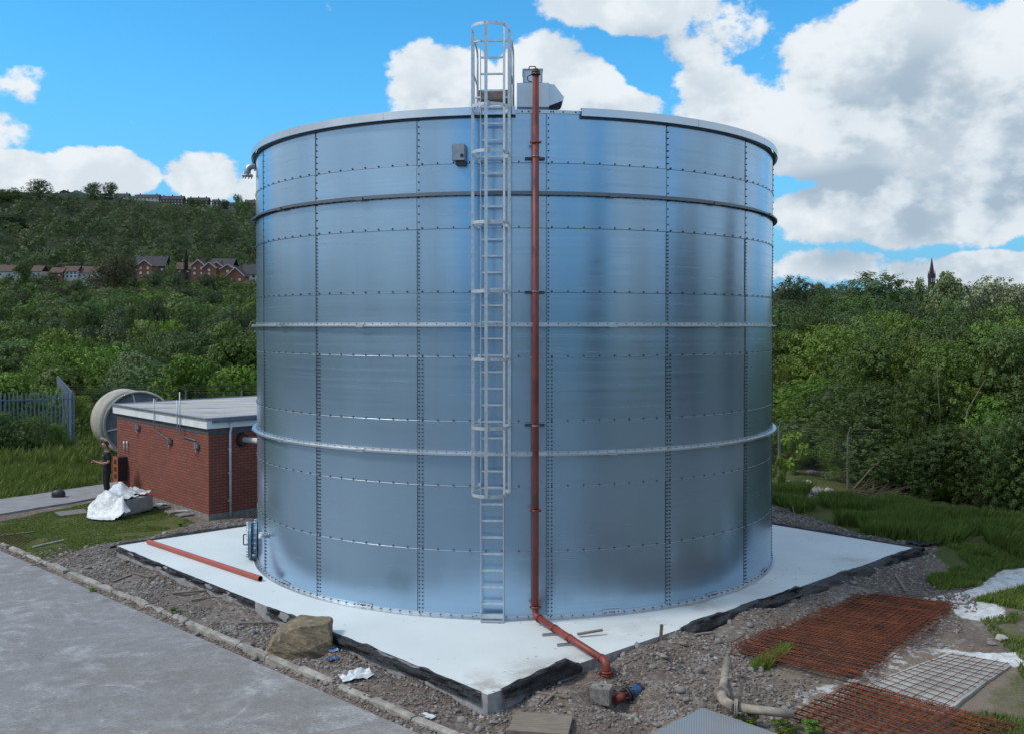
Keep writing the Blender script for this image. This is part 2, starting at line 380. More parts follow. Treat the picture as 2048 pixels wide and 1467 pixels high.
M_['kerb'] = simple('chipped_kerb_concrete', (.37,.355,.33), (.22,.205,.185), .9, 0, 5, 8, .8, .03)
def m_rock(name, a, b_, c_):
    m, nt, b = mat_new(name); v = coords(nt); n = noise(nt, v, 2.5, 8, .65)
    c = mixc(nt, mapr(nt, n, .38, .62), a, b_)
    c = mixc(nt, mapr(nt, noise(nt, v, 9, 6, .7), .52, .68, 0, .8), c, c_)
    nt.links.new(c, b.inputs['Base Color']); b.inputs['Roughness'].default_value = .95; bump(nt, b, noise(nt, v, 7, 8, .7), .8, .04); return m
M_['boulder'] = m_rock('sandstone_boulder', (.22,.175,.115), (.12,.095,.065), (.36,.32,.25))
M_['rock'] = m_rock('pale_rubble_rock', (.27,.25,.235), (.19,.175,.165), (.34,.33,.315))
M_['rockw'] = m_rock('whitish_rock', (.42,.41,.40), (.26,.25,.24), (.5,.5,.49))
def m_gravel():
    m, nt, b = mat_new('mixed_gravel_stones')
    g = NN(nt, 'ShaderNodeNewGeometry'); r0 = g.outputs['Random Per Island']; f = lambda k: mth(nt, 'FRACT', mth(nt, 'MULTIPLY', r0, k))
    c = mixc(nt, r0, (.095,.082,.076), (.26,.235,.222)); v = coords(nt)
    c = mixc(nt, mapr(nt, noise(nt, v, .7, 4, .6), .45, .62, 0, .65), c, (.15,.115,.095)); c = mixc(nt, mapr(nt, noise(nt, v, 1.1, 5, .65), .56, .68, 0, .6), c, (.38,.37,.36)); c = mixc(nt, mapr(nt, f(7.1), .90, .96), c, (.33,.325,.32)); c = mixc(nt, mapr(nt, f(13.7), .86, .95, 0, .8), c, (.17,.115,.085))
    nt.links.new(c, b.inputs['Base Color']); b.inputs['Roughness'].default_value = .95; return m
M_['gravel'] = m_gravel()
def m_ground():
    m, nt, b = mat_new('rubble_and_grass_ground'); v = coords(nt)
    cd = noise(nt, v, .45, 5, .6)
    vc = NN(nt, 'ShaderNodeTexVoronoi'); nt.links.new(v, vc.inputs['Vector']); vc.inputs['Scale'].default_value = 16
    s = NN(nt, 'ShaderNodeSeparateColor'); nt.links.new(vc.outputs['Color'], s.inputs[0])
    c = mixc(nt, s.outputs[0], (.13,.108,.096), (.25,.22,.20))
    c = mixc(nt, mapr(nt, s.outputs[1], .88, .94), c, (.36,.345,.33))
    c = mixc(nt, mapr(nt, cd, .4, .6, 0, .7), c, (.165,.125,.10)); c = mixc(nt, mapr(nt, noise(nt, v, 1.1, 5, .65), .56, .68, 0, .6), c, (.38,.37,.36))
    fn = noise(nt, v, 30, 5, .7); c = mixc(nt, mapr(nt, fn, .35, .7, 0, .5), c, (.07,.06,.055))
    at_ = NN(nt, 'ShaderNodeAttribute'); at_.attribute_name = 'mask'; sp = NN(nt, 'ShaderNodeSeparateColor'); nt.links.new(at_.outputs['Color'], sp.inputs[0])
    ed = noise(nt, v, 2.2, 7, .7); ed2 = noise(nt, v, 5, 7, .75)
    def soft(ch, k=.9, w=.12, e=ed):
        t = mth(nt, 'ADD', ch, mth(nt, 'MULTIPLY', mth(nt, 'SUBTRACT', e, .5), k)); return mapr(nt, t, .5-w, .5+w)
    gcol = mixc(nt, mapr(nt, noise(nt, v, 1.1, 6, .7), .35, .65), (.07,.10,.024), (.13,.13,.048))
    gcol = mixc(nt, mapr(nt, noise(nt, v, 22, 5, .8), .4, .7, 0, .7), gcol, (.028,.042,.012))
    # bare earth
    c = mixc(nt, soft(sp.outputs[2], .8, .2), c, (.20,.165,.135))
    c = mixc(nt, soft(sp.outputs[0]), c, gcol)
    wcol = mixc(nt, mapr(nt, ed2, .45, .65), (.66,.69,.70), (.40,.40,.40))
    c = mixc(nt, soft(sp.outputs[1], 1.3, .06, ed2), c, wcol)
    # far ground is forest floor / pasture
    g = NN(nt, 'ShaderNodeNewGeometry'); ps = NN(nt, 'ShaderNodeSeparateXYZ'); nt.links.new(g.outputs['Position'], ps.inputs[0])
    fc = mixc(nt, mapr(nt, noise(nt, v, .02, 7, .7), .4, .6), (.018,.028,.012), (.028,.04,.016))
    far = mapr(nt, ps.outputs[1], 44, 58); c = mixc(nt, far, c, fc)
    nt.links.new(c, b.inputs['Base Color']); b.inputs['Roughness'].default_value = .95; b.inputs['Specular IOR Level'].default_value = .2
    hb = mth(nt, 'ADD', mth(nt, 'MULTIPLY', voro(nt, v, 16), -1.0), fn); bump(nt, b, hb, .7, .03); return m
M_['ground'] = m_ground()
def m_leaf(name, a, b_, c_, k=.0, sat=1):
    m = bpy.data.materials.new(name); m.use_nodes = True; nt = m.node_tree; nt.nodes.clear()
    v = coords(nt, kind='Object'); g = NN(nt, 'ShaderNodeNewGeometry'); oi = NN(nt, 'ShaderNodeObjectInfo')
    at_ = NN(nt, 'ShaderNodeAttribute'); at_.attribute_name = 'tint'
    c = mixc(nt, g.outputs['Random Per Island'], a, b_)
    rnd = mth(nt, 'FRACT', mth(nt, 'ADD', oi.outputs['Random'], at_.outputs['Fac']))
    c = mixc(nt, mapr(nt, rnd, 0, 1, 0, .85), c, c_)
    br = mth(nt, 'FRACT', mth(nt, 'MULTIPLY', rnd, 7.31)); hs = NN(nt, 'ShaderNodeHueSaturation'); nt.links.new(c, hs.inputs['Color']); nt.links.new(mapr(nt, mth(nt, 'FRACT', mth(nt, 'MULTIPLY', rnd, 3.77)), 0, 1, .478, .518), hs.inputs['Hue'])
    nt.links.new(mapr(nt, br, 0, 1, .68, 1.75), hs.inputs['Value']); c = hs.outputs[0]
    d = NN(nt, 'ShaderNodeBsdfPrincipled'); nt.links.new(c, d.inputs['Base Color']); d.inputs['Roughness'].default_value = .55; d.inputs['Specular IOR Level'].default_value = .35
    t = NN(nt, 'ShaderNodeBsdfTranslucent'); nt.links.new(mixc(nt, .5, c, (.12,.20,.02)), t.inputs[0])
    mx = NN(nt, 'ShaderNodeMixShader'); mx.inputs[0].default_value = .3; nt.links.new(d.outputs[0], mx.inputs[1]); nt.links.new(t.outputs[0], mx.inputs[2])
    o = NN(nt, 'ShaderNodeOutputMaterial'); nt.links.new(mx.outputs[0], o.inputs[0]); return m
L_ = {}
L_['near'] = m_leaf('bright_scrub_leaves', (.095,.165,.022), (.15,.23,.035), (.06,.12,.025))
L_['dark'] = m_leaf('dark_scrub_leaves', (.045,.085,.02), (.08,.13,.03), (.06,.095,.035))
L_['mid'] = m_leaf('valley_wood_leaves', (.068,.12,.024), (.11,.17,.035), (.038,.075,.026))
L_['hill'] = m_leaf('hillside_wood_leaves', (.050,.082,.033), (.080,.115,.045), (.034,.058,.03))
L_['lime'] = m_leaf('yellow_green_leaves', (.10,.19,.02), (.14,.22,.03), (.08,.15,.02))
L_['copper'] = m_leaf('brown_purple_leaves', (.045,.038,.024), (.065,.05,.03), (.035,.045,.022))
L_['cream'] = m_leaf('cream_blossom_leaves', (.34,.34,.24), (.14,.18,.08), (.22,.25,.14))
L_['conifer'] = m_leaf('dark_conifer_leaves', (.014,.024,.013), (.022,.033,.016), (.012,.02,.011))
L_['poplar'] = m_leaf('grey_green_poplar_leaves', (.12,.16,.07), (.18,.22,.11), (.09,.13,.05))
L_['grass'] = m_leaf('long_grass_blades', (.12,.18,.03), (.20,.26,.06), (.13,.19,.045))
L_['drygrass'] = m_leaf('meadow_grass_blades', (.10,.15,.035), (.19,.21,.07), (.09,.14,.03))

# ------------------------------------------------------------------ terrain
SN = gp(975,1388,SLAB); SL = gp(232,1090,SLAB); SR = gp(1835,1095,SLAB)
SN, SL, SR = [Vector((p.x, p.y, 0)) for p in (SN, SL, SR)]; SB = SL+SR-SN
KA = gp(0,1088); KB = gp(891,1467); KD = (KB-KA).normalized(); KNr = Vector((KD.y, -KD.x, 0))  # KNr points to the yard side?
if KNr.dot(Vector((0,0,0))-KA) < 0: KNr = -KNr
RIDGE = [(-900,385),(-200,372),(0,383),(60,385),(120,388),(240,401),(340,409),(440,413),(510,416),(800,440),(1100,500),(1400,575),(1700,640),(3000,650)]
ru = np.array([(p-CX)/F for p, _ in RIDGE]); rz = np.array([at(p, q, 850).z for p, q in RIDGE])
MOUNDS = [(1430,1395,.75,.42,.30),(1350,1440,.45,.3,.16),(1300,1330,.5,.5,.12),(1180,1440,.5,.5,.12),(1335,1290,.8,.4,.12),(1105,1400,.5,.4,.08),(1480,1250,.9,.4,.10),(600,1200,.5,.3,.05)]
def poly_px(pts): return np.array([[gp(*p).x, gp(*p).y] for p in pts])
def inpoly(x, y, P):
    c = np.zeros(np.shape(x), bool); j = len(P)-1
    for i in range(len(P)):
        xi, yi = P[i]; xj, yj = P[j]
        c ^= ((yi > y) != (yj > y)) & (x < (xj-xi)*(y-yi)/(yj-yi+1e-12)+xi); j = i
    return c
PADP = [(1725,1374),(1905,1306),(2022,1332),(1885,1430)]
PATHP = [(-500,1125),(0,1030),(205,996),(245,985),(245,963),(200,971),(0,1001),(-500,1070)]
def dil(P, k):
    P = poly_px(P); c = P.mean(0); d = P-c; l = np.linalg.norm(d, axis=1, keepdims=True); return P+d/l*k
PADD, PATHD = dil(PADP, .3), dil(PATHP, .5)
def sdist_line(x, y, P, Q):
    d = (Q-P).normalized(); return (x-P.x)*(-d.y)+(y-P.y)*d.x, (x-P.x)*d.x+(y-P.y)*d.y
def gz(x, y, fine=True):
    x = np.asarray(x, float); y = np.asarray(y, float)
    yy = np.maximum(y, 1.0); u = np.clip(x/yy, -1.2, 1.2); zr = np.interp(u, ru, rz)
    left = np.interp(y, [0,50,62,120,200,300,400,450], [0,0,-1.5,-4,-1.5,5,13,19.5])
    g = np.interp(y, [450,475,520,620,760,850,900,1100,3000], [0,.02,.09,.33,.74,1,1.0,.8,.4])
    left = left + g*(zr-19.5)
    right = np.interp(y, [0,50,60,100,150,300,450,600,900,3000], [0,0,-.5,-2,0,6,12,16,10,0])
    w = 1-ss(u, -.02, .22); z = w*left+(1-w)*right
    z = z + fbm(x, y, .012, 3, 3)*np.clip((y-300)/300, 0, 1)*14
    if fine:
        on = ss(y, 48, 44)*ss(y, 3, 6) if False else (1-ss(y, 44, 50))
        s, _ = sdist_line(x, y, KA, KB)
        sgn = 1 if sdist_line(0, 0, KA, KB)[0] > 0 else -1
        s = s*sgn      # positive on the yard side
        yardm = ss(s, .0, .3)
        n = fbm(x, y, .8, 5, 1)*.13+fbm(x, y, 3.5, 3, 2)*.06
        loc = n*on*(1-yardm)
        d, t = sdist_line(x, y, SN, SR); sg = 1 if sdist_line(0,0,SN,SR)[0] > 0 else -1
        d = d*sg
        loc = loc + .13*np.exp(-((d-.45)/.45)**2)*(1-yardm)*ss(t,.8,2.0)
        for (px, py, a, b, h) in MOUNDS:
            p = gp(px, py); loc = loc + h*np.exp(-((x-p.x)/a)**2-((y-p.y)/b)**2)
        p = gp(1245,1400); loc = loc - .38*np.exp(-((x-p.x)/.42)**2-((y-p.y)/.30)**2)
        # flatten under path, lawn gently
        loc = np.where(x < -8, loc*.35, loc)
        loc = np.where(inpoly(x, y, PADD) | inpoly(x, y, PATHD), loc*.08, loc)
        z = z + loc - yardm*.045*on
        p = gp(1850,1420); z = z - .03*np.exp(-((x-p.x)/2.2)**4-((y-p.y)/1.5)**4)
    return z
def gzs(x, y): return float(gz(np.array([x]), np.array([y]))[0])
G_BANK = poly_px([(1500,966),(1640,990),(1700,1002),(1800,1012),(1900,1030),(2048,1055),(2300,1090),(2300,1180),(2048,1128),(1940,1122),(1870,1097),(1800,1082),(1720,1066),(1650,1042),(1560,1012),(1500,1000)])
G_P2 = poly_px([(1840,1108),(1930,1100),(2060,1100),(2100,1128),(1990,1140),(1960,1168),(1880,1178),(1850,1160),(1905,1140),(1870,1125)])
G_P3 = poly_px([(1945,1207),(2048,1176),(2200,1200),(2150,1235),(2040,1222)])
G_P4 = poly_px([(1500,1335),(1560,1298),(1590,1298),(1540,1335)])
G_LAWN = poly_px([(-500,1140),(0,1042),(180,1004),(300,1006),(390,1045),(300,1072),(190,1090),(90,1120),(40,1100),(0,1088),(-400,1250)])
G_MEAD = poly_px([(-700,1070),(0,1000),(200,969),(235,962),(232,900),(150,880),(0,870),(-700,860)])
G_ROUGH = poly_px([(1960,1240),(2048,1225),(2300,1250),(2300,1500),(1960,1500),(1900,1440),(1990,1370),(2040,1320)])
W_1 = poly_px([(1825,1187),(1900,1190),(1965,1165),(1992,1142),(2048,1128),(2250,1140),(2200,1190),(2048,1178),(1965,1203),(2010,1222),(2010,1238),(1930,1240),(1890,1215)])
W_2 = poly_px([(1850,1290),(1900,1300),(1990,1308),(2048,1298),(2200,1310),(2200,1345),(2048,1334),(1990,1328),(1930,1312)])
W_3 = poly_px([(1470,1210),(1560,1200),(1590,1220),(1530,1245),(1450,1240)])
W_4 = poly_px([(1720,1140),(1800,1130),(1860,1145),(1800,1165),(1730,1160)])
W_5 = poly_px([(690,1350),(740,1345),(745,1370),(700,1372)])
W_8 = poly_px([(400,1180),(560,1195),(590,1235),(480,1240),(400,1205)])
W_9 = poly_px([(1000,1400),(1060,1385),(1090,1400),(1010,1425)])
G_BACK = poly_px([(1400,940),(1600,940),(1720,962),(1850,985),(2048,1020),(2400,1050),(2400,1100),(2048,1060),(1900,1035),(1800,1015),(1640,995),(1400,975)])
W_6 = poly_px([(950,1395),(1005,1390),(1000,1430),(955,1432)])
W_7 = poly_px([(1560,1370),(1700,1340),(1860,1270),(1960,1290),(1840,1330),(1740,1375),(1600,1430)])
B_1 = poly_px([(1480,1370),(1560,1330),(1720,1360),(1900,1280),(2048,1340),(2048,1467),(1500,1500),(1590,1430)])
B_2 = poly_px([(0,1060),(100,1070),(150,1100),(60,1130),(-100,1110)])
def build_ground():
    def axis(lo, hi, step, far, lo_far):
        core = list(np.arange(lo, hi+1e-6, step)); o = []; s = step; v = hi
        while v < far: s *= 1.17; v += s; o.append(v)
        q = []; s = step; v = lo
        while v > lo_far: s *= 1.17; v -= s; q.append(v)
        return np.array(q[::-1]+core+o)
    xs = axis(-20, 14, .1, 2600, -2600); ys = axis(11, 40, .1, 3200, -2600)
    # refine the distance so the ridge is smooth
    ys = np.unique(np.concatenate([ys, np.arange(60, 960, 12.0)])); xs = np.unique(np.concatenate([xs, np.arange(-700, 500, 16.0)]))
    X, Y = np.meshgrid(xs, ys); Z = gz(X, Y)
    V = np.stack([X.ravel(), Y.ravel(), Z.ravel()], 1); nx, ny = len(xs), len(ys)
    i = np.arange((ny-1)*(nx-1)); r = i//(nx-1); c = i % (nx-1); a = r*nx+c
    me = np_mesh('ground', V, np.stack([a, a+1, a+nx+1, a+nx], 1), True)
    mk = np.zeros((ny, nx, 4), np.float32); mk[..., 3] = 1
    for P, ch, k in ((G_BANK,0,1),(G_P2,0,.85),(G_P3,0,1),(G_P4,0,.75),(G_LAWN,0,1),(G_MEAD,0,1),(G_ROUGH,0,.5),(W_1,1,1),(W_2,1,.9),(W_3,1,.42),(W_4,1,.42),(W_5,1,.6),(W_6,1,.75),(W_7,1,.45),(W_8,1,.38),(W_9,1,.35),(G_BACK,0,.8),(B_1,2,1),(B_2,2,.7)):
        mk[..., ch] = np.maximum(mk[..., ch], inpoly(X, Y, P)*k)
    back = np.clip((Y-37)/3, 0, 1); mk[..., 0] = np.maximum(mk[..., 0], back*.95)
    mk[..., 0] = np.maximum(mk[..., 0], np.clip((3-Y)/4, 0, 1)*.6*(np.abs(X) > 3))
    for _ in range(2):
        for ax in (0, 1): mk[..., :3] = (np.roll(mk[..., :3], 1, ax)+mk[..., :3]*2+np.roll(mk[..., :3], -1, ax))/4
    at_ = me.color_attributes.new('mask', 'FLOAT_COLOR', 'POINT'); at_.data.foreach_set('color', mk.ravel())
    o = link_mesh('ground', me, M_['ground']); tag(o, kind='structure')
build_ground()
def sheet(name, P, z, mat, rag=0, kind='structure', th=.03):
    """flat sheet laid on flattened ground"""
    P = [Vector((p[0], p[1], 0)) for p in P]; out = []
    if rag:
        for i in range(len(P)):
            a, b = P[i], P[(i+1) % len(P)]; n = max(2, int((b-a).length/.25))
            nr = Vector(((b-a).y, -(b-a).x, 0)).normalized()
            for k in range(n):
                q = a.lerp(b, k/n); out.append(q+nr*rag*float(fbm(q.x, q.y, 1.3, 3, 8)))
    else: out = P
    mb = MB(); n = len(out); mb.add([(p.x, p.y, z) for p in out]+[(p.x, p.y, z-th) for p in out], [tuple(range(n))]+[(i, i+n, (i+1) % n+n, (i+1) % n) for i in range(n)])
    o = mb.build(name, mat, recalc=True); return tag(o, kind=kind)
# concrete yard: ground is lowered 45 mm here, sheet top at z = -0.01
yo = KNr*.22
ya, yb = KA-KD*40+yo, KB+KD*30+yo
sheet('yard', [(p.x, p.y) for p in (ya, yb, yb+KNr*60, ya+KNr*60)], -.01, M_['yard'], 0)
sheet('path', [tuple(p) for p in poly_px(PATHP)], .055, M_['path'], .08, th=.12)
tag(sheet('concrete_pad', [tuple(p) for p in poly_px(PADP)], .03, M_['pad'], .05, th=.15))
# ------------------------------------------------------------------ concrete base
def slab():
    b = empty('foundation_slab', (SN.x, SN.y, 0), label='white coated square concrete base under the big steel tank', cat='concrete base')
    b.location = (0,0,0)
    n = 90; vs = []; 
    for j in range(n+1):
        for i in range(n+1):
            p = SN+(SR-SN)*(i/n)+(SL-SN)*(j/n); vs.append((p.x, p.y, SLAB))
    a = np.arange(n*n); r = a//n; c = a % n; q = r*(n+1)+c
    me = np_mesh('top', np.array(vs), np.stack([q, q+1, q+n+2, q+n+1], 1))
    V = np.array(vs); d = np.zeros(len(V))
    for (px, py, w, k) in ((1395,1205,.5,.9),(1300,1240,.3,.4),(1150,1330,.5,1.0),(1080,1345,.6,.8),(970,1370,.5,.9),(1230,1330,.4,.7),(1490,1165,.4,.6),(1260,1260,.8,.3),(1480,1180,.3,.7),(1700,1120,.5,.6)):
        p = gp(px, py, SLAB); d = np.maximum(d, k*np.exp(-((V[:,0]-p.x)**2+(V[:,1]-p.y)**2)/w**2))
    me.attributes.new('dirt', 'FLOAT', 'POINT').data.foreach_set('value', d.astype(np.float32))
    link_mesh('top', me, M_['slab'], b)
    mb = MB(); P = [SN, SR, SB, SL]
    mb.add([(p.x, p.y, SLAB) for p in P]+[(p.x, p.y, -.5) for p in P], [(i, i+4, (i+1) % 4+4, (i+1) % 4) for i in range(4)])
    mb.build('side', M_['slabside'], b, recalc=True)
    # black membrane strips along the edges
    def strip(A, B, t0, t1, out, rise, drop, seed, over=.05):
        A = A.copy(); B = B.copy(); d = (B-A); L = d.length; d.normalize(); nr = Vector((d.y, -d.x, 0))
        if nr.dot(A+B-SN-SB) < 0: nr = -nr
        N = int((t1-t0)*L/.05); K = 9; vs = []; fs = []
        for i in range(N+1):
            s = L*(t0+(t1-t0)*i/N)
            end = min(1, min(i, N-i)/6)
            h = rise*(.6+1.2*float(vnoise(s, seed, 1.1, seed)))*end; o = out*(.5+float(vnoise(s, seed+3, .8, seed)))
            for k in range(K):
                f = k/(K-1)
                w = float(fbm(s, f*1.2+seed, 2.6, 2, seed))*.10+float(fbm(s, f*3+seed, 9, 2, seed))*.02
                # profile: lies on the slab lip, rises, folds over and drops outside
                if f < .3: off = -over*(1-f/.3)+.0; z = SLAB+.006+h*math.sin(f/.3*math.pi/2)
                else:
                    g = (f-.3)/.7; off = o*math.sin(g*math.pi/2); z = SLAB+.006+h-(h+drop)*g**1.3
                p = A+d*s+nr*(off+(w if f >= .3 else 0)+.012); vs.append((p.x, p.y, max(z+w*(.6 if f > .2 else .1), -.4)))
        for i in range(N):
            for k in range(K-1): q = i*K+k; fs.append((q, q+1, q+K+1, q+K))
        mb = MB(); mb.add(vs, fs, False); return mb
    m = strip(SN, SR, .02, .14, .08, .09, .13, 1); m.build('membrane', M_['sheet'], b)
    m = strip(SN, SR, .33, .62, .10, .035, .16, 2); m.build('membrane', M_['sheet'], b)
    m = strip(SN, SR, .60, 1.012, .17, .03, .17, 3); m.build('membrane', M_['sheet'], b)
    m = strip(SR, SB, -.01, .55, .12, .03, .12, 4); m.build('membrane', M_['sheet'], b)
    m = strip(SN, SL, .01, .46, .03, .015, .16, 5, .02); m.build('membrane', M_['sheet'], b)
    m = strip(SN, SL, .50, .99, .02, .0, .12, 6, .01); m.build('membrane', M_['sheet'], b)
    m = strip(SL, SB, -.01, .5, .10, .05, .12, 7); m.build('membrane', M_['sheet'], b)
def m_sheet():
    m, nt, b = mat_new('black_plastic_membrane'); v = coords(nt); n = noise(nt, v, 5, 8, .7)
    c = mixc(nt, mapr(nt, n, .45, .68), (.010,.012,.016), (.045,.052,.065)); 
    nt.links.new(c, b.inputs['Base Color']); b.inputs['Roughness'].default_value = .3; bump(nt, b, noise(nt, v, 7, 6, .7), 1.0, .08); return m
M_['sheet'] = m_sheet()
slab()

# ------------------------------------------------------------------ the tank
TX, TY = (1028.5-CX)/F*23.52, 23.52; TR = .26*23.52
def cp(deg, r, z): a = R(deg); return Vector((TX+r*math.sin(a), TY-r*math.cos(a), z))
YF = TY-TR
def zpx(y, Y=YF): return at(1028, y, Y).z
Z0 = SLAB; ZS = [Z0]+[zpx(y) for y in (1103,973,843,714,585,456,326)]+[zpx(221)]
SEAM0 = 5.68
def arc_band(prof, a0=0, a1=360, n=256, closed_prof=True, mb=None, smooth=False):
    """sweep a (r,z) profile round the tank axis"""
    mb = mb or MB(); k = len(prof); full = abs(a1-a0-360) < 1e-6; vs = []; fs = []
    N = n if full else n+1
    for i in range(N):
        a = a0+(a1-a0)*i/n
        for r, z in prof: vs.append(cp(a, r, z))
    for i in range(n):
        j = (i+1) % N
        for q in range(k if closed_prof else k-1):
            w = (q+1) % k; fs.append((i*k+q, j*k+q, j*k+w, i*k+w))
    if not full and closed_prof: fs.append(tuple(range(k-1, -1, -1))); fs.append(tuple((N-1)*k+q for q in range(k)))
    return mb.add(vs, fs, smooth)
def bolt(mb, deg, z, r=TR, s=.0165, h=.013):
    a = R(deg); n = Vector((math.sin(a), -math.cos(a), 0)); t = Vector((math.cos(a), math.sin(a), 0)); c = cp(deg, r+.004, z)
    vs = [c+(t*math.cos(q)+Vector((0,0,math.sin(q))))*s for q in [k*math.pi/3 for k in range(6)]]
    vs += [c+n*h+(t*math.cos(q)+Vector((0,0,math.sin(q))))*s*.75 for q in [k*math.pi/3 for k in range(6)]]
    mb.add(vs, [tuple(range(6,12))]+[(k, (k+1) % 6, (k+1) % 6+6, k+6) for k in range(6)])
BOLTS = []
def tank():
    T = empty('storage_tank', (0,0,0), label='huge round bolted galvanised steel storage tank with caged ladder', cat='tank')
    # shell: eight courses of sixteen lapped sheets
    vs, fs, pan = [], [], []; SEG = 16; rnd = random.Random(4)
    for k in range(8):
        z0, z1 = ZS[k], ZS[k+1]
        for j in range(16):
            a0 = SEAM0+22.5*j; dr = .0035*(k % 2)*0 + .005*(8-k)/8*0 + (0.004 if k % 2 else 0); pv = rnd.random(); tl = (rnd.random()-.5)*.006; tt = (rnd.random()-.5)*.004
            b = len(vs)
            for q in range(SEG+1):
                f = q/SEG; a = a0+22.5*f
                r = TR - dr + tt*(f-.5)*2
                vs.append(cp(a, r-tl/2, z0)); vs.append(cp(a, r+tl/2, z1))
            for q in range(SEG): fs.append((b+2*q, b+2*q+2, b+2*q+3, b+2*q+1)); pan.append(pv)
    me = np_mesh('shell', np.array([tuple(v) for v in vs]), np.array(fs), True)
    me.attributes.new('panel', 'FLOAT', 'FACE').data.foreach_set('value', np.array(pan, np.float32))
    link_mesh('shell', me, M_['shell'], T)
    # inner liner keeps the shell light-tight at the laps
    arc_band([(TR-.03, Z0), (TR-.03, ZS[8]-.01)], closed_prof=False, n=96).build('liner', M_['galvd'], T)
    # roof: shallow cone
    mb = MB(); n = 64; vs = [cp(i*360/n, TR-.02, ZS[8]-.02) for i in range(n)]+[Vector((TX, TY, ZS[8]+.10))]
    mb.add(vs, [(i, (i+1) % n, n) for i in range(n)]); mb.build('roof', M_['galvd'], T)
    # horizontal seams with their bolts
    for k in range(1, 8):
        z = ZS[k]; mb = MB(); arc_band([(TR-.002, z-.006), (TR+.004, z-.004), (TR+.0065, z), (TR+.004, z+.004), (TR-.002, z+.006)], closed_prof=False, n=192, mb=mb)
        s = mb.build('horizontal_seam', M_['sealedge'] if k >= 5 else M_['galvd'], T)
        for i in range(16*8):
            d = SEAM0+360/128*i+.6
            if abs(((d+180) % 360)-180) < 118: BOLTS.append((d, z+(.024 if k >= 5 else .02)))
    # vertical seams
    for j in range(16):
        a = SEAM0+22.5*j; aa = ((a+180) % 360)-180
        if abs(aa) > 120: continue
        mb = MB()
        arc_band([(TR-.005, Z0), (TR+.0045, Z0), (TR+.0045, ZS[8]), (TR-.005, ZS[8])], a-.38, a-.30, 1, mb=mb)
        s = mb.build('vertical_seam', M_['seal'], T)
        for k in range(8):
            h = ZS[k+1]-ZS[k]; m = 8 if k >= 6 else 17
            for i in range(m):
                z = ZS[k]+h*(i+.9)/m
                if z > ZS[8]-.08: continue
                BOLTS.append((a, z))
                if k < 4: BOLTS.append((a+.62, z))
            if k >= 4: BOLTS.append((a+.62, ZS[k]+.02))
    BOLTS.sort(key=lambda q: (cp(q[0], TR, q[1])-camo.location).length)
    mb = MB(); bolt(mb, 0, 0); o0 = Vector((TX, TY, 0)); mb.v = [tuple(Vector(v)-o0) for v in mb.v]; b0 = mb.build('bolt', M_['bolt'], T); b0.location = (TX, TY, BOLTS[0][1]); b0.rotation_euler = (0, 0, R(BOLTS[0][0]))
    for d, z in BOLTS[1:100]: q = b0.copy(); COL.objects.link(q); q.parent = T; q.location = (TX, TY, z); q.rotation_euler = (0, 0, R(d))
    mb = MB()
    for d, z in BOLTS[100:]: bolt(mb, d, z)
    tag(mb.build('bolts', M_['bolt'], T), kind='stuff')
    # rim flashing, missing where the hood stands
    zr0, zr1 = zpx(229, YF-.1), zpx(213, YF-.1)
    gap0, gap1 = 0.1, 11.2; A = [(gap1, 360+gap0)]
    n = 15; w = (360+gap0-gap1)/n
    for i in range(n):
        a0 = gap1+i*w
        mb = arc_band([(TR+.004, zr1+.004), (TR+.094, zr1), (TR+.098, zr0), (TR+.088, zr0), (TR+.084, zr1-.02), (TR+.004, zr1-.02)], a0+.03, a0+w-.03, 16)
        mb.build('rim_flashing', M_['rimm'], T, recalc=True)
    arc_band([(TR-.04, ZS[8]-.05), (TR+.012, ZS[8]-.05), (TR+.012, ZS[8]+.012), (TR-.04, ZS[8]+.012)], gap0-1, gap1+1, 12).build('rim_angle', M_['galv'], T, recalc=True)
    mb = MB()
    for d in (1.2, 2.3, 4.2, 6.1, 6.5, 8.2, 10.4): bolt(mb, d, ZS[8]-.02, TR+.01)
    mb.build('rim_bolts', M_['bolt'], T)
    # added dark strip: the shade under the flashing built as a shape
    arc_band([(TR, zr0-.03), (TR+.05, zr0-.03), (TR+.05, zr0-.004), (TR, zr0-.004)], gap1, 360+gap0, 200).build('rim_shadow_strip', M_['seal'], T)
    # stiffener rings
    for (py, up, w, name) in ((387, 1, .10, 'upper'), (651, 1, .09, 'mid'), (909, 1, .10, 'low')):
        z = zpx(py, YF-.08)
        mb = arc_band([(TR, z+.008), (TR+w, z+.008), (TR+w, z-.022), (TR+w-.008, z-.022), (TR+w-.008, z-.002), (TR, z-.002)], n=256)
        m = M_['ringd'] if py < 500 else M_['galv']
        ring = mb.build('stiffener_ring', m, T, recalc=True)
        mb = arc_band([(TR+.006, z+.008), (TR+.012, z+.008), (TR+.012, z+.055), (TR+.006, z+.055)], n=192)
        mb.build('ring_leg', m, ring, recalc=True)
        mb = MB()
        if py < 500:
            for i in range(-44, 45): d = i*1.9; 
            for i in range(-60, 61): bolt(mb, i*1.75+.4, z-.018, TR, .020, .035)
        else:
            for i in range(-60, 61): bolt(mb, i*1.75+.4, z+.03, TR+.008, .012, .01)
        mb.build('ring_bolts', M_['bolt'], ring)
        # splice plates
        for d in (-73, -50.6, -28.1, -5.6, 16.9, 39.4, 61.9):
            mb = arc_band([(TR+.012, z-.034), (TR+w+.016, z-.034), (TR+w+.016, z+.018), (TR+.012, z+.018)], d-.75, d+.75, 3)
            mb.build('splice_plate', m, ring, recalc=True)
    # base angle
    z = Z0
    ba = arc_band([(TR, z+.004), (TR+.085, z+.004), (TR+.085, z+.014), (TR+.012, z+.014), (TR+.012, z+.075), (TR, z+.075)], n=256).build('base_angle', M_['galv'], T, recalc=True)
    mb = MB()
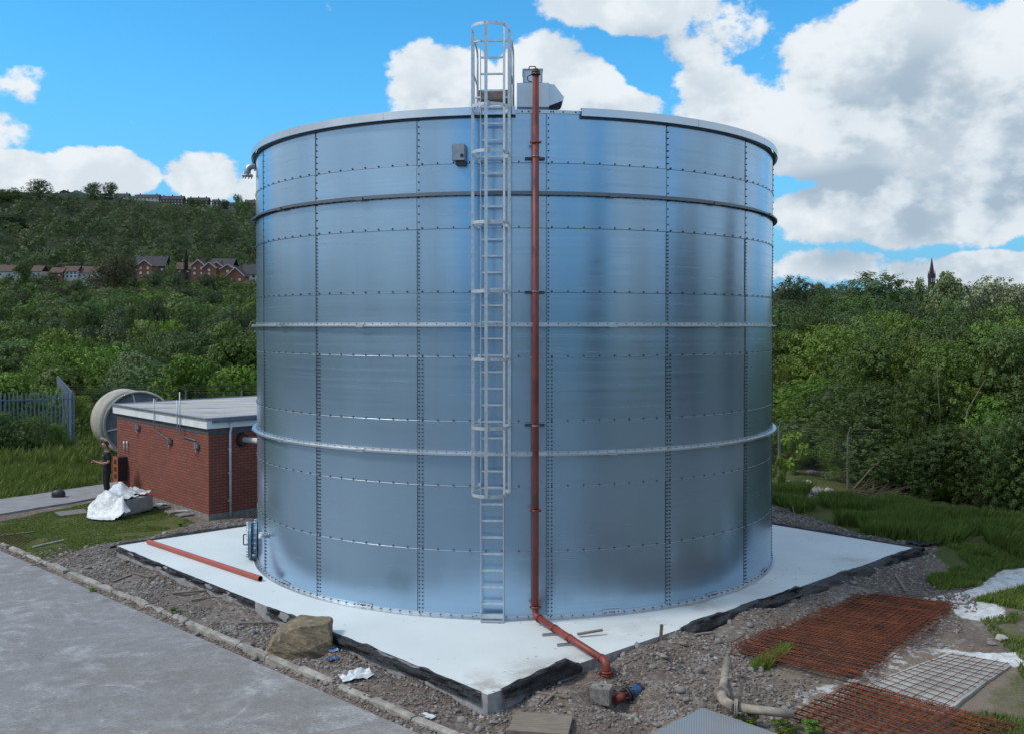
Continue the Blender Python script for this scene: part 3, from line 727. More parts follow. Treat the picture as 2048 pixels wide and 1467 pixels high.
    for i in range(-60, 61): bolt(mb, i*1.9+.4, z+.045, TR+.012, .014, .02)
    mb.build('base_bolts', M_['bolt'], ba)
    for d in (-73, -50.6, -28.1, -5.6, 16.9, 39.4, 61.9):
        arc_band([(TR+.013, z+.015), (TR+.022, z+.015), (TR+.022, z+.105), (TR+.013, z+.105)], d-1.6, d+1.9, 4).build('splice_plate', M_['galv'], ba, recalc=True)
        mb = MB()
        for q in (-1.0, -.3, .1, .5, 1.3): bolt(mb, d+q, z+.06, TR+.02, .013, .02)
        mb.build('splice_bolts', M_['bolt'], ba)
    # ---------------- ladder
    LA = -3.78; a = R(LA); nv = Vector((math.sin(a), -math.cos(a), 0)); tv = Vector((math.cos(a), math.sin(a), 0))
    base = Vector((TX, TY, 0))+nv*(TR+.17)
    YL = base.y
    P = lambda t, o, z: base+tv*t+nv*o+Vector((0,0,z))
    zt = at(985, 76, YL).z
    mb = MB()
    for s in (-1, 1): mb.bar(P(s*.205,0,Z0+.0), P(s*.205,0,zt-(0 if s else 0)), .012, .05, up=tv) if False else mb.box((P(s*.205,0,0)+Vector((0,0,(Z0+zt)/2))), (.014,.055,zt-Z0), rz=a)
    lad = mb.build('ladder', M_['bright'], T)
    y = 1206.0; zs = []
    for i in range(36):
        z = at(985, y-i*33.05, YL).z
        if z < zt: zs.append(z)
    for z in zs:
        mb = MB(); mb.box(P(0,0,z), (.40,.034,.030), rz=a); mb.build('rung', M_['bright'], lad)
    mb = MB(); mb.box(P(0,-.02,Z0+.10), (.42,.05,.08), rz=a); mb.box(P(0,.02,Z0+.02), (.42,.12,.01), rz=a); mb.build('foot_plate', M_['bright'], lad)
    for py in (970, 843, 714, 585, 456, 326, 232):
        z = zpx(py)
        for s in (-1, 1):
            mb = MB(); mb.box(P(s*.215,-.085,z+.02), (.012,.17,.05), rz=a); mb.box(P(s*.24,-.155,z+.02), (.07,.012,.06), rz=a); mb.build('wall_bracket', M_['bright'], lad)
    # cage
    CR, CO = .325, .36
    def hoop_pts(k=0):
        pts = [P(-.205,0,0), P(-CR,.10,0)]
        for i in range(13):
            q = math.pi*(1-i/12); pts.append(P(CR*math.cos(q), CO+CR*math.sin(q), 0))
        pts += [P(CR,.10,0), P(.205,0,0)]; return pts
    hz = [at(985, p, YL-.68).z for p in (993, 857, 719, 582, 443, 300, 207)]
    ztop = at(985, 45, YL-.68).z
    mb = MB()
    for q in (180, 98, 36, 0):
        th = R(q); c = P(CR*math.cos(th), CO+CR*math.sin(th), 0) if q not in (0,180) else P(CR*(1 if q == 0 else -1), .22, 0)
        M3 = Matrix.Rotation(a + (R(8) if q in (0,180) else (R(q-90)) ), 3, 'Z')
        c.z = (hz[0]+ztop)/2; mb.box(c, (.055,.007,ztop-hz[0]+.05), M=M3)
    cage = mb.build('safety_cage', M_['bright'], T)
    pts = hoop_pts()
    for z in hz+[ztop]:
        mb = MB(); q = pts if z != ztop else pts[1:-1]
        for i in range(len(q)-1):
            p0 = q[i]+Vector((0,0,z)); p1 = q[i+1]+Vector((0,0,z)); d = (p1-p0).normalized(); mb.bar(p0-d*.004, p1+d*.004, .008, .055)
        mb.build('hoop', M_['bright'], cage)
    for z in hz:
        for q in (P(CR+.012,.12,z), P(-CR-.012,.12,z), P(0,CO+CR+.008,z)):
            mb = MB(); mb.box(q, (.035,.03,.09), rz=a); mb.build('cage_clamp', M_['galvd'], cage)
    # exit handrails above the rim
    mb = MB(); zr = ZS[8]
    for s in (-1, 1):
        pth = [P(s*(.205+.13),-.05,zr-.1), P(s*(.205+.13),-.05,zt+.05), P(s*(.205+.13),-.75,zt-.05), P(s*(.205+.13),-.75,zr+.05)]
        mb.tube(smooth_path(pth, .12), .019, 8)
        mb.tube([P(s*(.205+.13),-.05,(zr+zt)/2), P(s*(.205+.13),-.75,(zr+zt)/2-.05)], .016, 8)
        mb.bar(P(s*.205,0,zt-.05), P(s*(.205+.13),-.05,zt-.05), .03, .03); mb.bar(P(s*.205,0,zr+.2), P(s*(.205+.13),-.05,zr+.2), .03, .03)
    mb.build('exit_handrail', M_['bright'], T)
    mb = MB(); c = P(0,-.65,0); c.z = (at(985,205,c.y).z+at(985,187,c.y).z)/2; mb.box(c, (.56,.5,.17), rz=a); mb.build('step_box', M_['wood'], T)
    # hood and duct on the roof edge
    Yh = YF+.35
    def pb(mb, x0, x1, y0, y1, Y, dep, tx=1.0):
        A = at(x0, y1, Y); B = at(x1, y0, Y); mb.box(((A.x+B.x)/2, Y+dep/2, (A.z+B.z)/2), (B.x-A.x, dep, B.z-A.z)); return mb
    h = pb(MB(), 1034, 1098, 166, 214, Yh, .7).build('hood_box', M_['galv'], T)
    A = at(1098, 214, Yh); B = at(1128, 166, Yh); w = B.x-A.x; hh = B.z-A.z
    pr = [(0,hh*.98),(w*.35,hh*.95),(w,hh*.42),(w*.9,hh*.27),(0,hh*.06)]
    mb = MB(); vs = [(A.x+.002+x, Yh+.03, A.z+z) for x, z in pr]+[(A.x+.002+x, Yh+.66, A.z+z) for x, z in pr]; k = len(pr)
    mb.add(vs, [tuple(range(k)), tuple(range(2*k-1, k-1, -1))]+[(i, i+k, (i+1) % k+k, (i+1) % k) for i in range(k) if i != 3])
    c = mb.build('duct_cowl', M_['galv'], h, recalc=True)
    mb = MB(); mb.add([(A.x+.01, Yh+.04, A.z+.03), (A.x+w*.86, Yh+.04, A.z+hh*.22), (A.x+w*.86, Yh+.64, A.z+hh*.22), (A.x+.01, Yh+.64, A.z+.03)], [(0,1,2,3)])
    mb.build('cowl_opening', M_['dark'], h)
    mb = MB(); pb(mb, 1046, 1085, 140, 165, Yh+.1, .45); s = mb.build('upper_box', M_['galv'], h)
    mb = MB(); pb(mb, 1045, 1086, 137.5, 140, Yh+.08, .5); pb(mb, 1046, 1049, 140, 165, Yh+.075, .02); pb(mb, 1082.5, 1085, 140, 165, Yh+.075, .02); mb.build('box_frame', M_['galvd'], h)
    # switch box left of the ladder
    z0, z1 = zpx(322), zpx(290); d = -9.4
    mb = MB(); c = cp(d, TR+.10, (z0+z1)/2); mb.box(c, (.23,.16,z1-z0), rz=R(d)); jb = mb.build('junction_box', M_['alu'], T)
    mb = MB(); mb.box(cp(d+.65, TR+.182, z0+.08), (.055,.01,.055), rz=R(d)); mb.build('box_switch', M_['dark'], jb)
    mb = MB(); mb.box(cp(d+.3, TR+.07, z0-.045), (.18,.1,.07), rz=R(d)); mb.build('box_bracket', M_['seal'], jb)
    # vent elbow on the left edge
    d = -79; zc = at(500, 335, TY-1).z
    n = Vector((math.sin(R(d)), -math.cos(R(d)), 0)); c = cp(d, TR, zc)
    pts = smooth_path([c-n*.03, c+n*.20, c+n*.20+Vector((0,0,-.22))], .15, 6); mb = MB(); mb.tube(pts, .075, 14); v = mb.build('vent_elbow', M_['galvd'], T)
    mb = MB(); e = pts[-1]; mb.cyl(e, e+Vector((0,0,-.02)), .13, 16); mb.cyl(c+n*.02, c+n*.045, .12, 16)
    for k in range(8): q = k*math.pi/4; mb.cyl(e+Vector((math.cos(q)*.105, math.sin(q)*.105, .03)), e+Vector((math.cos(q)*.105, math.sin(q)*.105, -.07)), .011, 6)
    mb.build('flange', M_['galvd'], v)
    # manhole low on the left
    d = -75.5; n = Vector((math.sin(R(d)), -math.cos(R(d)), 0)); t = Vector((math.cos(R(d)), math.sin(R(d)), 0)); zc = at(510, 1078, TY-1.6).z
    c = cp(d, TR, zc)
    mb = MB(); mb.cyl(c-n*.05, c+n*.14, .34, 28); mh = mb.build('manhole', M_['bluecast'], T)
    mb = MB(); mb.cyl(c+n*.14, c+n*.17, .42, 28); mb.cyl(c+n*.012, c+n*.03, .47, 28); mb.cyl(c+n*.185, c+n*.21, .42, 28); mb.build('manhole_cover', M_['bluecast'], mh)
    mb = MB()
    for k in range(24):
        q = k*math.pi/12; o = t*math.cos(q)+Vector((0,0,math.sin(q)))
        mb.cyl(c+n*.11+o*.385, c+n*.25+o*.385, .014, 6); mb.cyl(c+n*.0+o*.44, c+n*.07+o*.44, .014, 6)
    mb.build('cover_bolts', M_['galvd'], mh)
    mb = MB(); mb.tube(smooth_path([c+n*.21+Vector((0,0,.12)), c+n*.31+Vector((0,0,.12)), c+n*.31-Vector((0,0,.12)), c+n*.21-Vector((0,0,.12))], .03), .013, 8); mb.build('cover_handle', M_['black'], mh)
    # sample valve
    d = -59.4; n = Vector((math.sin(R(d)), -math.cos(R(d)), 0)); zc = zpx(1069, TY-3.1); c = cp(d, TR, zc)
    mb = MB(); mb.cyl(c-n*.02, c+n*.12, .035, 12); mb.cyl(c, c+n*.02, .06, 12); v = mb.build('sample_valve', M_['galvd'], T)
    mb = MB(); mb.cyl(c+n*.12, c+n*.20, .05, 12); mb.box(c+n*.16+Vector((0,0,.03)), (.06,.06,.09)); mb.build('valve_cap', M_['white'], v)
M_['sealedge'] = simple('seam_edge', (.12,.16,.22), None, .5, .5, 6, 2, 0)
M_['ringd'] = metal('shaded_ring_steel', (.20,.23,.27), .45, 0, bands=False)  # darker copy of the ring steel; dark underside of the upper ring painted in
M_['rimm'] = metal('rim_flashing_steel', (.60,.68,.76), .35, 0, bands=False)
M_['bluecast'] = simple('blue_grey_cast_steel', (.16,.27,.40), (.30,.38,.46), .45, .5, 9, 5, .3)
tank()

# ------------------------------------------------------------------ red downpipe
def downpipe():
    D = empty('overflow_pipe', (0,0,0), label='long red oxide drain pipe running down the tank wall and across the white base', cat='drain pipe')
    PA = 3.35; PR = .058; n = Vector((math.sin(R(PA)), -math.cos(R(PA)), 0)); off = TR+.20
    zt = zpx(150, YF-.2); c = lambda z: cp(PA, off, z)
    ce = c(0); ze = at(1067, 1224, ce.y).z
    end = gp(1213, 1370, 0.0); el = at(1212, 1322, end.y)
    e0 = Vector((ce.x, ce.y, ze)); 
    p1 = e0+ (Vector((el.x, el.y, el.z))-e0).normalized()*.01
    mb = MB(); mb.tube([c(zt), c(ze+.08)], PR, 20); mb.build('vertical_pipe', M_['redpipe'], D)
    el = Vector((end.x, end.y, el.z)); dr = (el-Vector((ce.x, ce.y, ze-.05))).normalized(); k = Vector((ce.x, ce.y, ze-.06))
    mb = MB(); mb.tube(smooth_path([c(ze+.08), k, k+dr*.16], .10, 5), PR+.004, 20); mb.build('elbow', M_['redpipe'], D)
    mb = MB(); mb.tube([k+dr*.14, el-dr*.12], PR, 20); mb.build('sloping_pipe', M_['redpipe'], D)
    mb = MB(); mb.tube(smooth_path([el-dr*.14, el, el-Vector((0,0,.16))], .12, 6), PR+.008, 20); mb.build('elbow', M_['redpipe'], D)
    mb = MB(); mb.tube([el-Vector((0,0,.12)), Vector((el.x, el.y, -.30))], PR, 20); mb.build('drop_pipe', M_['redpipe'], D)
    def collar(p, d, r=.078, w=.035):
        mb = MB(); d = Vector(d).normalized(); mb.cyl(p-d*w/2, p+d*w/2, r, 20)
        x = d.cross(Vector((0,0,1)));
        if x.length < .1: x = Vector((1,0,0))
        x.normalize(); mb.box(p+x*(r+.01), (.03,.03,.035)); mb.box(p-x*(r+.01), (.03,.03,.035)); mb.build('collar', M_['redpipe'], D)
    for y in (289, 1016): collar(c(zpx(y)), (0,0,1))
    collar(c(ze+.10), (0,0,1), .08)
    collar(k+dr*.17, dr); L = (el-k).length
    for f in (.30, .52): collar(k+dr*L*f, dr, .072, .03)
    collar(el-dr*.15, dr, .074, .03); collar(el-Vector((0,0,.16)), (0,0,1), .085, .03); collar(el-Vector((0,0,.20)), (0,0,1), .085, .02)
    # top fitting
    mb = MB(); mb.cyl(c(zt), c(zt+.03), .085, 16); mb.cyl(c(zt+.04), c(zt+.07), .075, 16); mb.cyl(c(zt+.07), c(zt+.11), .05, 12)
    t = mb.build('top_fitting', M_['brass'], D)
    mb = MB(); q = c(zt+.10); mb.tube(smooth_path([q, q+Vector((0,0,.05)), q+Vector((-.12,0,.05)), q+Vector((-.12,0,.0))], .02), .009, 8); mb.tube(smooth_path([c(zt-.0)+Vector((-.08,0,0)), c(zt)+Vector((-.15,0,-.02)), c(zt)+Vector((-.14,0,-.11)), c(zt)+Vector((-.07,0,-.12))], .03), .009, 8); mb.build('valve_handle', M_['black'], t)
    for y in (318, 585, 849):
        z = zpx(y); mb = MB(); mb.box(cp(PA, TR+.03, z), (.36,.05,.045), rz=R(PA)); mb.box(cp(PA, TR+.10, z), (.05,.12,.04), rz=R(PA)); b = mb.build('wall_bracket', M_['seal'], D)
        mb = MB(); ring = [c(z-.0)+Vector((math.cos(q)*.068, math.sin(q)*.068, .01)) for q in [i*math.pi/8 for i in range(17)]]; mb.tube(ring, .008, 6, caps=False); mb.build('pipe_clip', M_['galvd'], b)
    for f in (.30, .52):
        p = k+dr*L*f; mb = MB(); s = dr.cross(Vector((0,0,1))).normalized(); s = Vector((1,.28,0)).normalized()
        mb.bar(Vector((p.x,p.y,SLAB+.022))-s*.22, Vector((p.x,p.y,SLAB+.022))+s*.18, .04, .04); mb.cyl((p.x, p.y, SLAB+.03), (p.x, p.y, p.z-.05), .008, 8); mb.build('floor_support', M_['galvd'], D)
    return el
EL = downpipe()
def loose_pipe():
    a = gp(297, 1082, SLAB+.058); b = gp(521, 1156, SLAB+.058)
    mb = MB(); mb.tube([a, b], .058, 20, caps=False); o = mb.build('loose_drain_pipe', M_['loosered']); d = (b-a).normalized()
    tag(o, 'loose red plastic pipe lying on the left side of the white base', 'pipe')
    mb = MB(); mb.tube([a+d*.01, b-d*.001], .050, 20, caps=False); mb.build('pipe_bore', M_['dark'], o)
    mb = MB(); mb.cyl(b-d*.03, b-d*.028, .05, 20); mb.cyl(a+d*.03, a+d*.028, .05, 20); mb.build('pipe_shadow_plug', M_['dark'], o) if False else None
loose_pipe()
# ------------------------------------------------------------------ vegetation
def rdir(n, rng, up=0.0):
    v = rng.normal(size=(n, 3)); v[:, 2] += up; return v/np.linalg.norm(v, axis=1, keepdims=True)
def leaf_quads(P, Nn, size, rng, asp=.62):
    n = len(P); r = rdir(n, rng); t = np.cross(Nn, r); t /= np.linalg.norm(t, axis=1, keepdims=True)+1e-9; b = np.cross(Nn, t)
    s = (size*(.6+.8*rng.random(n)))[:, None] if np.ndim(size) == 0 else (size*(.6+.8*rng.random(n)))[:, None]
    V = np.stack([P-t*s, P-b*s*asp+Nn*s*.15, P+t*s, P+b*s*asp+Nn*s*.15], 1).reshape(-1, 3)
    return V, np.arange(n*4).reshape(-1, 4)
def lobes_tree(rng, n_lobes=9, wid=.36, z0=.3, z1=1.0, lob=.22, spread=1.0):
    """lobe centres/radii inside a crown of height 1"""
    L = []
    for i in range(n_lobes):
        f = (i+.5)/n_lobes; z = z0+(z1-z0)*f**.9; prof = math.sin(math.pi*min(1, max(.12, (f*.8+.14))))**.7
        a = rng.random()*6.28; rr = wid*prof*(.35+.6*rng.random())*spread
        r = lob*(.7+.6*rng.random())*(1 if f < .8 else .75)
        L.append((np.array([rr*math.cos(a), rr*math.sin(a), min(z, z1-r*.8)]), r))
    return L
def crown_pts(rng, L, n, inner=.2, flat=.85, tufts=0, nr=.65):
    w = np.array([r**2 for _, r in L]); w /= w.sum(); idx = rng.choice(len(L), n, p=w)
    C = np.array([c for c, _ in L])[idx]; Rr = np.array([r for _, r in L])[idx]
    d = rdir(n, rng, .15)
    # bumpy shells: quantised tufts make clumps
    if tufts:
        T = rdir(tufts, rng, .2); k = np.argmax(d @ T.T, 1); dt = T[k]; d = d*.45+dt*.55*(1+.0*rng.random((n,1))); d /= np.linalg.norm(d, axis=1, keepdims=True)
        bump_ = .82+.36*np.max(d @ T.T, 1)**18
    else: bump_ = 1
    rad = np.where(rng.random(n) < inner, rng.random(n)**.5*.8, .78+.3*rng.random(n)**1.3)*bump_
    P = C+d*(Rr*rad)[:, None]*np.array([1, 1, flat]); nn = d*1.0+rdir(n, rng)*nr; nn[:, 2] += .25
    nn /= np.linalg.norm(nn, axis=1, keepdims=True); return P, nn
def crown_mesh(name, rng, L, n, leaf, mat, **k):
    P, nn = crown_pts(rng, L, n, **k); V, Fq = leaf_quads(P, nn, leaf, rng); me = np_mesh(name, V, Fq); me.materials.append(mat); return me
def trunk_mesh(rng, L, mat, r=.022, multi=1, lean=.05):
    mb = MB(); rd = random.Random(int(rng.integers(1e6)))
    for m in range(multi):
        bx, by = (rd.uniform(-.06, .06), rd.uniform(-.06, .06)) if multi > 1 else (0, 0)
        top = Vector((bx+rd.uniform(-lean, lean)*2, by+rd.uniform(-lean, lean)*2, rd.uniform(.7, .92)))
        b = Vector((bx, by, -.06)); pts = [b.lerp(top, f)+Vector((math.sin(f*7+m)*.012, math.cos(f*5+m)*.012, 0)) for f in (0,.2,.4,.6,.8,1)]
        mb.tube(pts, [r*1.25, r, r*.85, r*.62, r*.4, r*.12], 7)
        for c, rr in L[m::multi]:
            c = Vector(c); f = max(.15, min(.85, c.z*.62)); s = b.lerp(top, f); mid = s.lerp(c, .5)+Vector((0,0,-.02)); mb.tube([s, mid, c], [r*.45, r*.3, r*.1], 5)
    me = bpy.data.meshes.new('trunk'); me.from_pydata(mb.v, [], mb.f); me.polygons.foreach_set('use_smooth', mb.sm); me.materials.append(mat); return me
PROTO = {}
def proto(key, n, leaf, mat, bark='bark', lob=9, wid=.36, z0=.3, lr=.2, tr=.022, multi=1, seed=0, **k):
    rng = np.random.default_rng(seed+hash(key) % 1 + sum(map(ord, key))); L = lobes_tree(rng, lob, wid, z0, 1.0, lr)
    PROTO.setdefault(key, []).append((crown_mesh('crown', rng, L, n, leaf, L_[mat], **k), trunk_mesh(rng, L, M_[bark], tr, multi)))
for i in range(4): proto('scrub', 21000, .0102, 'near', 'birch', 16, .36, .14, .20, .012, 3, i, tufts=60)
for i in range(3): proto('thicket', 21000, .0105, 'dark', 'bark', 16, .42, .12, .22, .012, 3, i, tufts=50)
for i in range(2): proto('birchy', 9000, .010, 'near', 'birch', 16, .26, .30, .13, .012, 1, i, tufts=40)
for i in range(3): proto('limebush', 9000, .022, 'lime', 'bark', 9, .42, .18, .26, .018, 3, i, tufts=40)
for i in range(6): proto('wood', 7000, .018, 'mid', 'bark', 11, .36, .12, .27, .022, 1, i, tufts=30, nr=.45)
for i in range(2): proto('woodlime', 5200, .020, 'lime', 'bark', 12, .40, .22, .22, .022, 1, i, tufts=36)
for i in range(4): proto('wooddark', 8000, .018, 'hill', 'bark', 12, .36, .06, .30, .022, 1, i, tufts=30, nr=.5)
proto('copper', 7000, .020, 'copper', 'bark', 12, .40, .06, .30, .022, 1, 0, tufts=30)
proto('conifer', 5200, .018, 'conifer', 'bark', 12, .12, .05, .12, .022, 1, 0)
for i in range(2): proto('cream', 6000, .020, 'cream', 'bark', 10, .46, .15, .26, .022, 1, i, tufts=40)
proto('poplar', 6500, .020, 'poplar', 'bark', 14, .34, .22, .17, .018, 1, 0, tufts=34)
NT = [0]
def tree(key, x, y, h, w, label, group=None, cat='tree', name='tree', zoff=0, rng=random):
    NT[0] += 1
    z = gzs(x, y)+zoff; c, t = PROTO[key][rng.randrange(len(PROTO[key]))]
    e = empty(name, (x, y, z), rng.uniform(0, 6.28), label, cat, group); e.scale = (w, w, h)
    for nm, me in (('crown', c), ('trunk', t)):
        o = bpy.data.objects.new(nm, me); COL.objects.link(o); o.parent = e
    return e
RT = random.Random(21)
def tree_px(key, px, topy, Y, wpx, label, group=None, h=None, **k):
    """stand a tree at distance Y under photo column px with its crown top at row topy"""
    q = at(px, topy, Y); z = gzs(q.x, Y); hh = max(1.5, q.z-z); w = wpx/F*Y
    return tree(key, q.x, Y, hh, w*1.05, label, group, rng=RT, **k)
# -- right: scrub wood behind the chain link fence
def top_right(px): return np.interp(px, [1540,1640,1760,1850,1950,2048,2300], [640,640,632,640,650,640,630])
GR = 'leafy scrub trees of the wood right of the tank'
def row(keys, px0, px1, dpx, Y, topf, jit, wpx, lab, grp, dark=None):
    px = px0
    while px < px1:
        k = RT.choice(keys); yy = Y*RT.uniform(.95, 1.06)
        tree_px(k, px+RT.uniform(-.3, .3)*dpx, topf(px)+RT.uniform(-jit, jit), yy, wpx*RT.uniform(.85, 1.25), lab[k], grp+{'limebush':', yellow green ones'}.get(k, ''))
        px += dpx
LR = dict(scrub='bright green leafy scrub tree in the wood to the right of the steel tank', thicket='dark green dense scrub tree in the wood to the right of the steel tank', birchy='slender pale stemmed birch in the wood to the right of the steel tank', limebush='yellow green bush tree in the wood to the right of the steel tank', wooddark='round dark tree standing deep in the wood to the right of the tank', wood='mid green round tree standing deep in the wood to the right of the tank', woodlime='light green round tree standing deep in the wood to the right of the tank')
LG = {k: v.split(' in the ')[0].split(' standing')[0]+'s right of the tank' for k, v in LR.items()}
def row(keys, px0, px1, dpx, Y, topf, jit, wpx, lab, grp):
    px = px0
    while px < px1:
        k = RT.choice(keys); yy = Y*RT.uniform(.95, 1.06)
        tree_px(k, px+RT.uniform(-.3, .3)*dpx, topf(px)+RT.uniform(-jit, jit), yy, wpx*RT.uniform(.85, 1.25), lab[k], grp[k], name='bush' if 'bush' in k else 'tree')
        px += dpx
edge = lambda px: np.interp(px, [1540,1690,1750,1900,2048,2300], [37.5,36.0,32.0,29.2,27.4,25])
def near_row(px0, px1, dpx, dY, topf, jit, wpx, keys):
    px = px0
    while px < px1:
        k = RT.choice(keys); Y = float(edge(px))+dY+RT.uniform(-.8, .8)
        tree_px(k, px+RT.uniform(-.3, .3)*dpx, topf(px)+RT.uniform(-jit, jit), Y, wpx*RT.uniform(.85, 1.25), LR[k], LG[k])
        px += dpx
near_row(1550, 1720, 36, .6, lambda p: 900, 22, 80, ['scrub','thicket','scrub'])
near_row(1715, 2260, 50, .7, lambda p: np.interp(p, [1715,1760,2048,2300], [900,860,840,820]), 35, 150, ['scrub','thicket','thicket'])
near_row(1560, 2260, 62, 2.4, lambda p: np.interp(p, [1540,1700,1760,2048,2300], [870,860,790,760,740]), 40, 190, ['scrub','thicket','thicket'])
near_row(1535, 2300, 75, 4.5, lambda p: np.interp(p, [1540,1640,1720,1850,2048,2300], [790,760,735,700,690,680]), 45, 200, ['scrub','thicket','birchy','scrub'])
near_row(1500, 2400, 80, 8.5, lambda p: np.interp(p, [1540,1640,1850,2048,2300], [715,690,665,650,640]), 34, 185, ['scrub','birchy','scrub','thicket'])
near_row(1440, 2500, 75, 14, lambda p: np.interp(p, [1540,1640,1850,2048,2300], [665,655,640,642,640]), 22, 160, ['scrub','scrub','thicket','limebush'])
row(['wood','scrub','thicket'], 1400, 2400, 80, 64, lambda p: 632, 16, 135, LR, LG)
row(['wood','wooddark','wood'], 1420, 2400, 72, 90, lambda p: 620, 14, 110, LR, LG)
row(['wooddark','wood','wooddark'], 1440, 2300, 66, 135, lambda p: 608, 12, 92, LR, LG)
row(['wooddark','wood'], 1480, 2300, 56, 200, lambda p: 597, 10, 78, LR, LG)
row(['wooddark'], 1500, 2260, 50, 300, lambda p: 588, 6, 80, LR, LG)
row(['wooddark'], 1520, 2260, 36, 470, lambda p: 582, 6, 50, LR, LG)
tree_px('wooddark', 1600, 556, 260, 95, 'dark rounded tree on the skyline just right of the tank')
tree_px('wooddark', 1775, 549, 230, 175, 'broad dark domed tree on the skyline left of the church spire')
tree_px('poplar', 1882, 545, 180, 88, 'tall pale grey green tree in front of the church spire')
tree_px('poplar', 1842, 556, 185, 34, 'slim pale grey green tree left of the church spire')
tree_px('cream', 1990, 558, 170, 120, 'cream blossoming tree on the right skyline')
tree_px('cream', 2055, 575, 165, 110, 'cream blossoming tree cut by the right edge of the photo')
tree_px('wooddark', 1690, 572, 330, 60, 'small dark skyline tree between the tank and the domed tree')
tree_px('wooddark', 1640, 568, 400, 44, 'small dark skyline tree beside the far right houses')
# -- left
LL = dict(limebush='yellow green round bush behind the brick building', wood='mid green tree in the valley wood on the left', woodlime='light green tree in the valley wood on the left', wooddark='dark green tree in the valley wood on the left', copper='brownish tree in the valley wood on the left', scrub='bright leafy scrub tree at the left meadow edge', thicket='dark leafy scrub tree at the left meadow edge')
LGL = {k: v+'s' for k, v in LL.items()}
for px, ty, Y, w in ((30,748,47,120),(-60,755,46,130),(120,775,52,70)): tree_px('limebush', px, ty, Y, w, {30:'yellow green bush rising behind the left end of the palisade fence', -60:'yellow green bush beyond the left edge behind the palisade fence', 120:'small yellow green bush behind the palisade fence corner'}[px], name='bush')
tree_px('limebush', 370, 712, 53, 125, 'big rounded yellow green bush behind the brick building roof', name='bush')
tree_px('limebush', 480, 735, 55, 95, 'yellow green bush next to the tank wall behind the brick building', name='bush')
tree_px('limebush', 440, 752, 52, 70, 'low yellow green bush behind the brick building beside the tank', name='bush')
row(['wood','scrub','woodlime','limebush'], -160, 700, 78, 62, lambda p: np.interp(p, [0,100,200,300,400,510], [735,730,745,738,705,700]), 24, 130, LL, LGL)
row(['wood','woodlime','wooddark','wood'], -160, 760, 72, 78, lambda p: 700, 24, 118, LL, LGL)
row(['wood','woodlime','wooddark','wood'], -160, 800, 66, 100, lambda p: 676, 22, 100, LL, LGL)
row(['wood','wooddark','wood'], -140, 840, 60, 130, lambda p: 652, 20, 88, LL, LGL)
row(['wooddark','wood','woodlime'], -140, 840, 52, 170, lambda p: 628, 17, 74, LL, LGL)
row(['wooddark','wood'], -120, 840, 44, 225, lambda p: 606, 13, 62, LL, LGL)
row(['wooddark','wood'], -120, 800, 36, 300, lambda p: 590, 9, 50, LL, LGL)
row(['wood','wooddark'], -100, 560, 25, 432, lambda p: np.interp(p, [0,300,440,510,700], [556,552,556,580,584]), 7, 38, LL, LGL)
row(['wooddark','wood','copper'], -100, 700, 30, 390, lambda p: np.interp(p, [0,300,510,700], [572,572,584,584]), 6, 48, LL, LGL)
for k, px, ty, Y, w, l in (('copper',232,512,420,78,'broad brown purple tree standing in front of the estate houses'),('conifer',372,500,430,26,'tall narrow dark conifer among the estate houses'),('wooddark',312,540,425,34,'pointed dark tree in front of the gabled estate house'),
  ('wood',45,522,430,44,'green rounded tree between the left estate houses'),('wooddark',98,545,440,34,'dark small tree before the white walled estate houses'),('wood',345,528,440,30,'pale green tree left of the tall narrow conifer'),('wood',440,548,420,40,'green tree in front of the brick gabled estate house'),
  ('wooddark',500,560,400,34,'dark tree beside the tank in front of the brick gabled house'),('wooddark',80,360,812,46,'big dark tree at the left end of the skyline ridge'),('wooddark',188,366,822,40,'dark rounded tree on the ridge between white houses'),('wooddark',225,366,826,34,'spreading dark pine like tree on the ridge above the white house'),
  ('wooddark',212,388,835,30,'dark low tree under the ridge trees'),('wooddark',385,397,835,34,'dark tree covering the front of the ridge terrace'),('wooddark',475,389,850,20,'small dark tree on the ridge left of the tank'),('wooddark',450,400,835,20,'little dark tree before the ridge houses near the tank'),('wooddark',490,405,830,40,'dark tree on the ridge beside the tank wall'),
  ('wooddark',20,380,800,90,'large dark tree on the slope at the far left'),('wooddark',20,430,700,100,'very broad dark tree on the far left slope'),('wooddark',155,560,400,44,'dark tree below the brown roofed estate houses')):
    tree_px(k, px, ty, Y, w, l)
for k, px, by, Y, h, w, l in (('thicket',10,0,41.0,1.9,100,'dark shrub growing against the front of the palisade fence at the left edge'),('thicket',62,0,41.2,1.7,85,'dark shrub in front of the middle of the palisade fence'),('scrub',112,0,42.2,1.3,50,'small leafy shrub at the palisade fence corner'),('thicket',-60,0,41,2.0,110,'dark shrub in front of the palisade fence beyond the left edge'),('scrub',165,0,46,2.2,80,'bright shrub between the palisade corner and the round vessel')):
    q = at(px, 800, Y); tree(k, q.x, Y, h, w/F*Y, l, None, 'bush', 'bush', rng=RT)
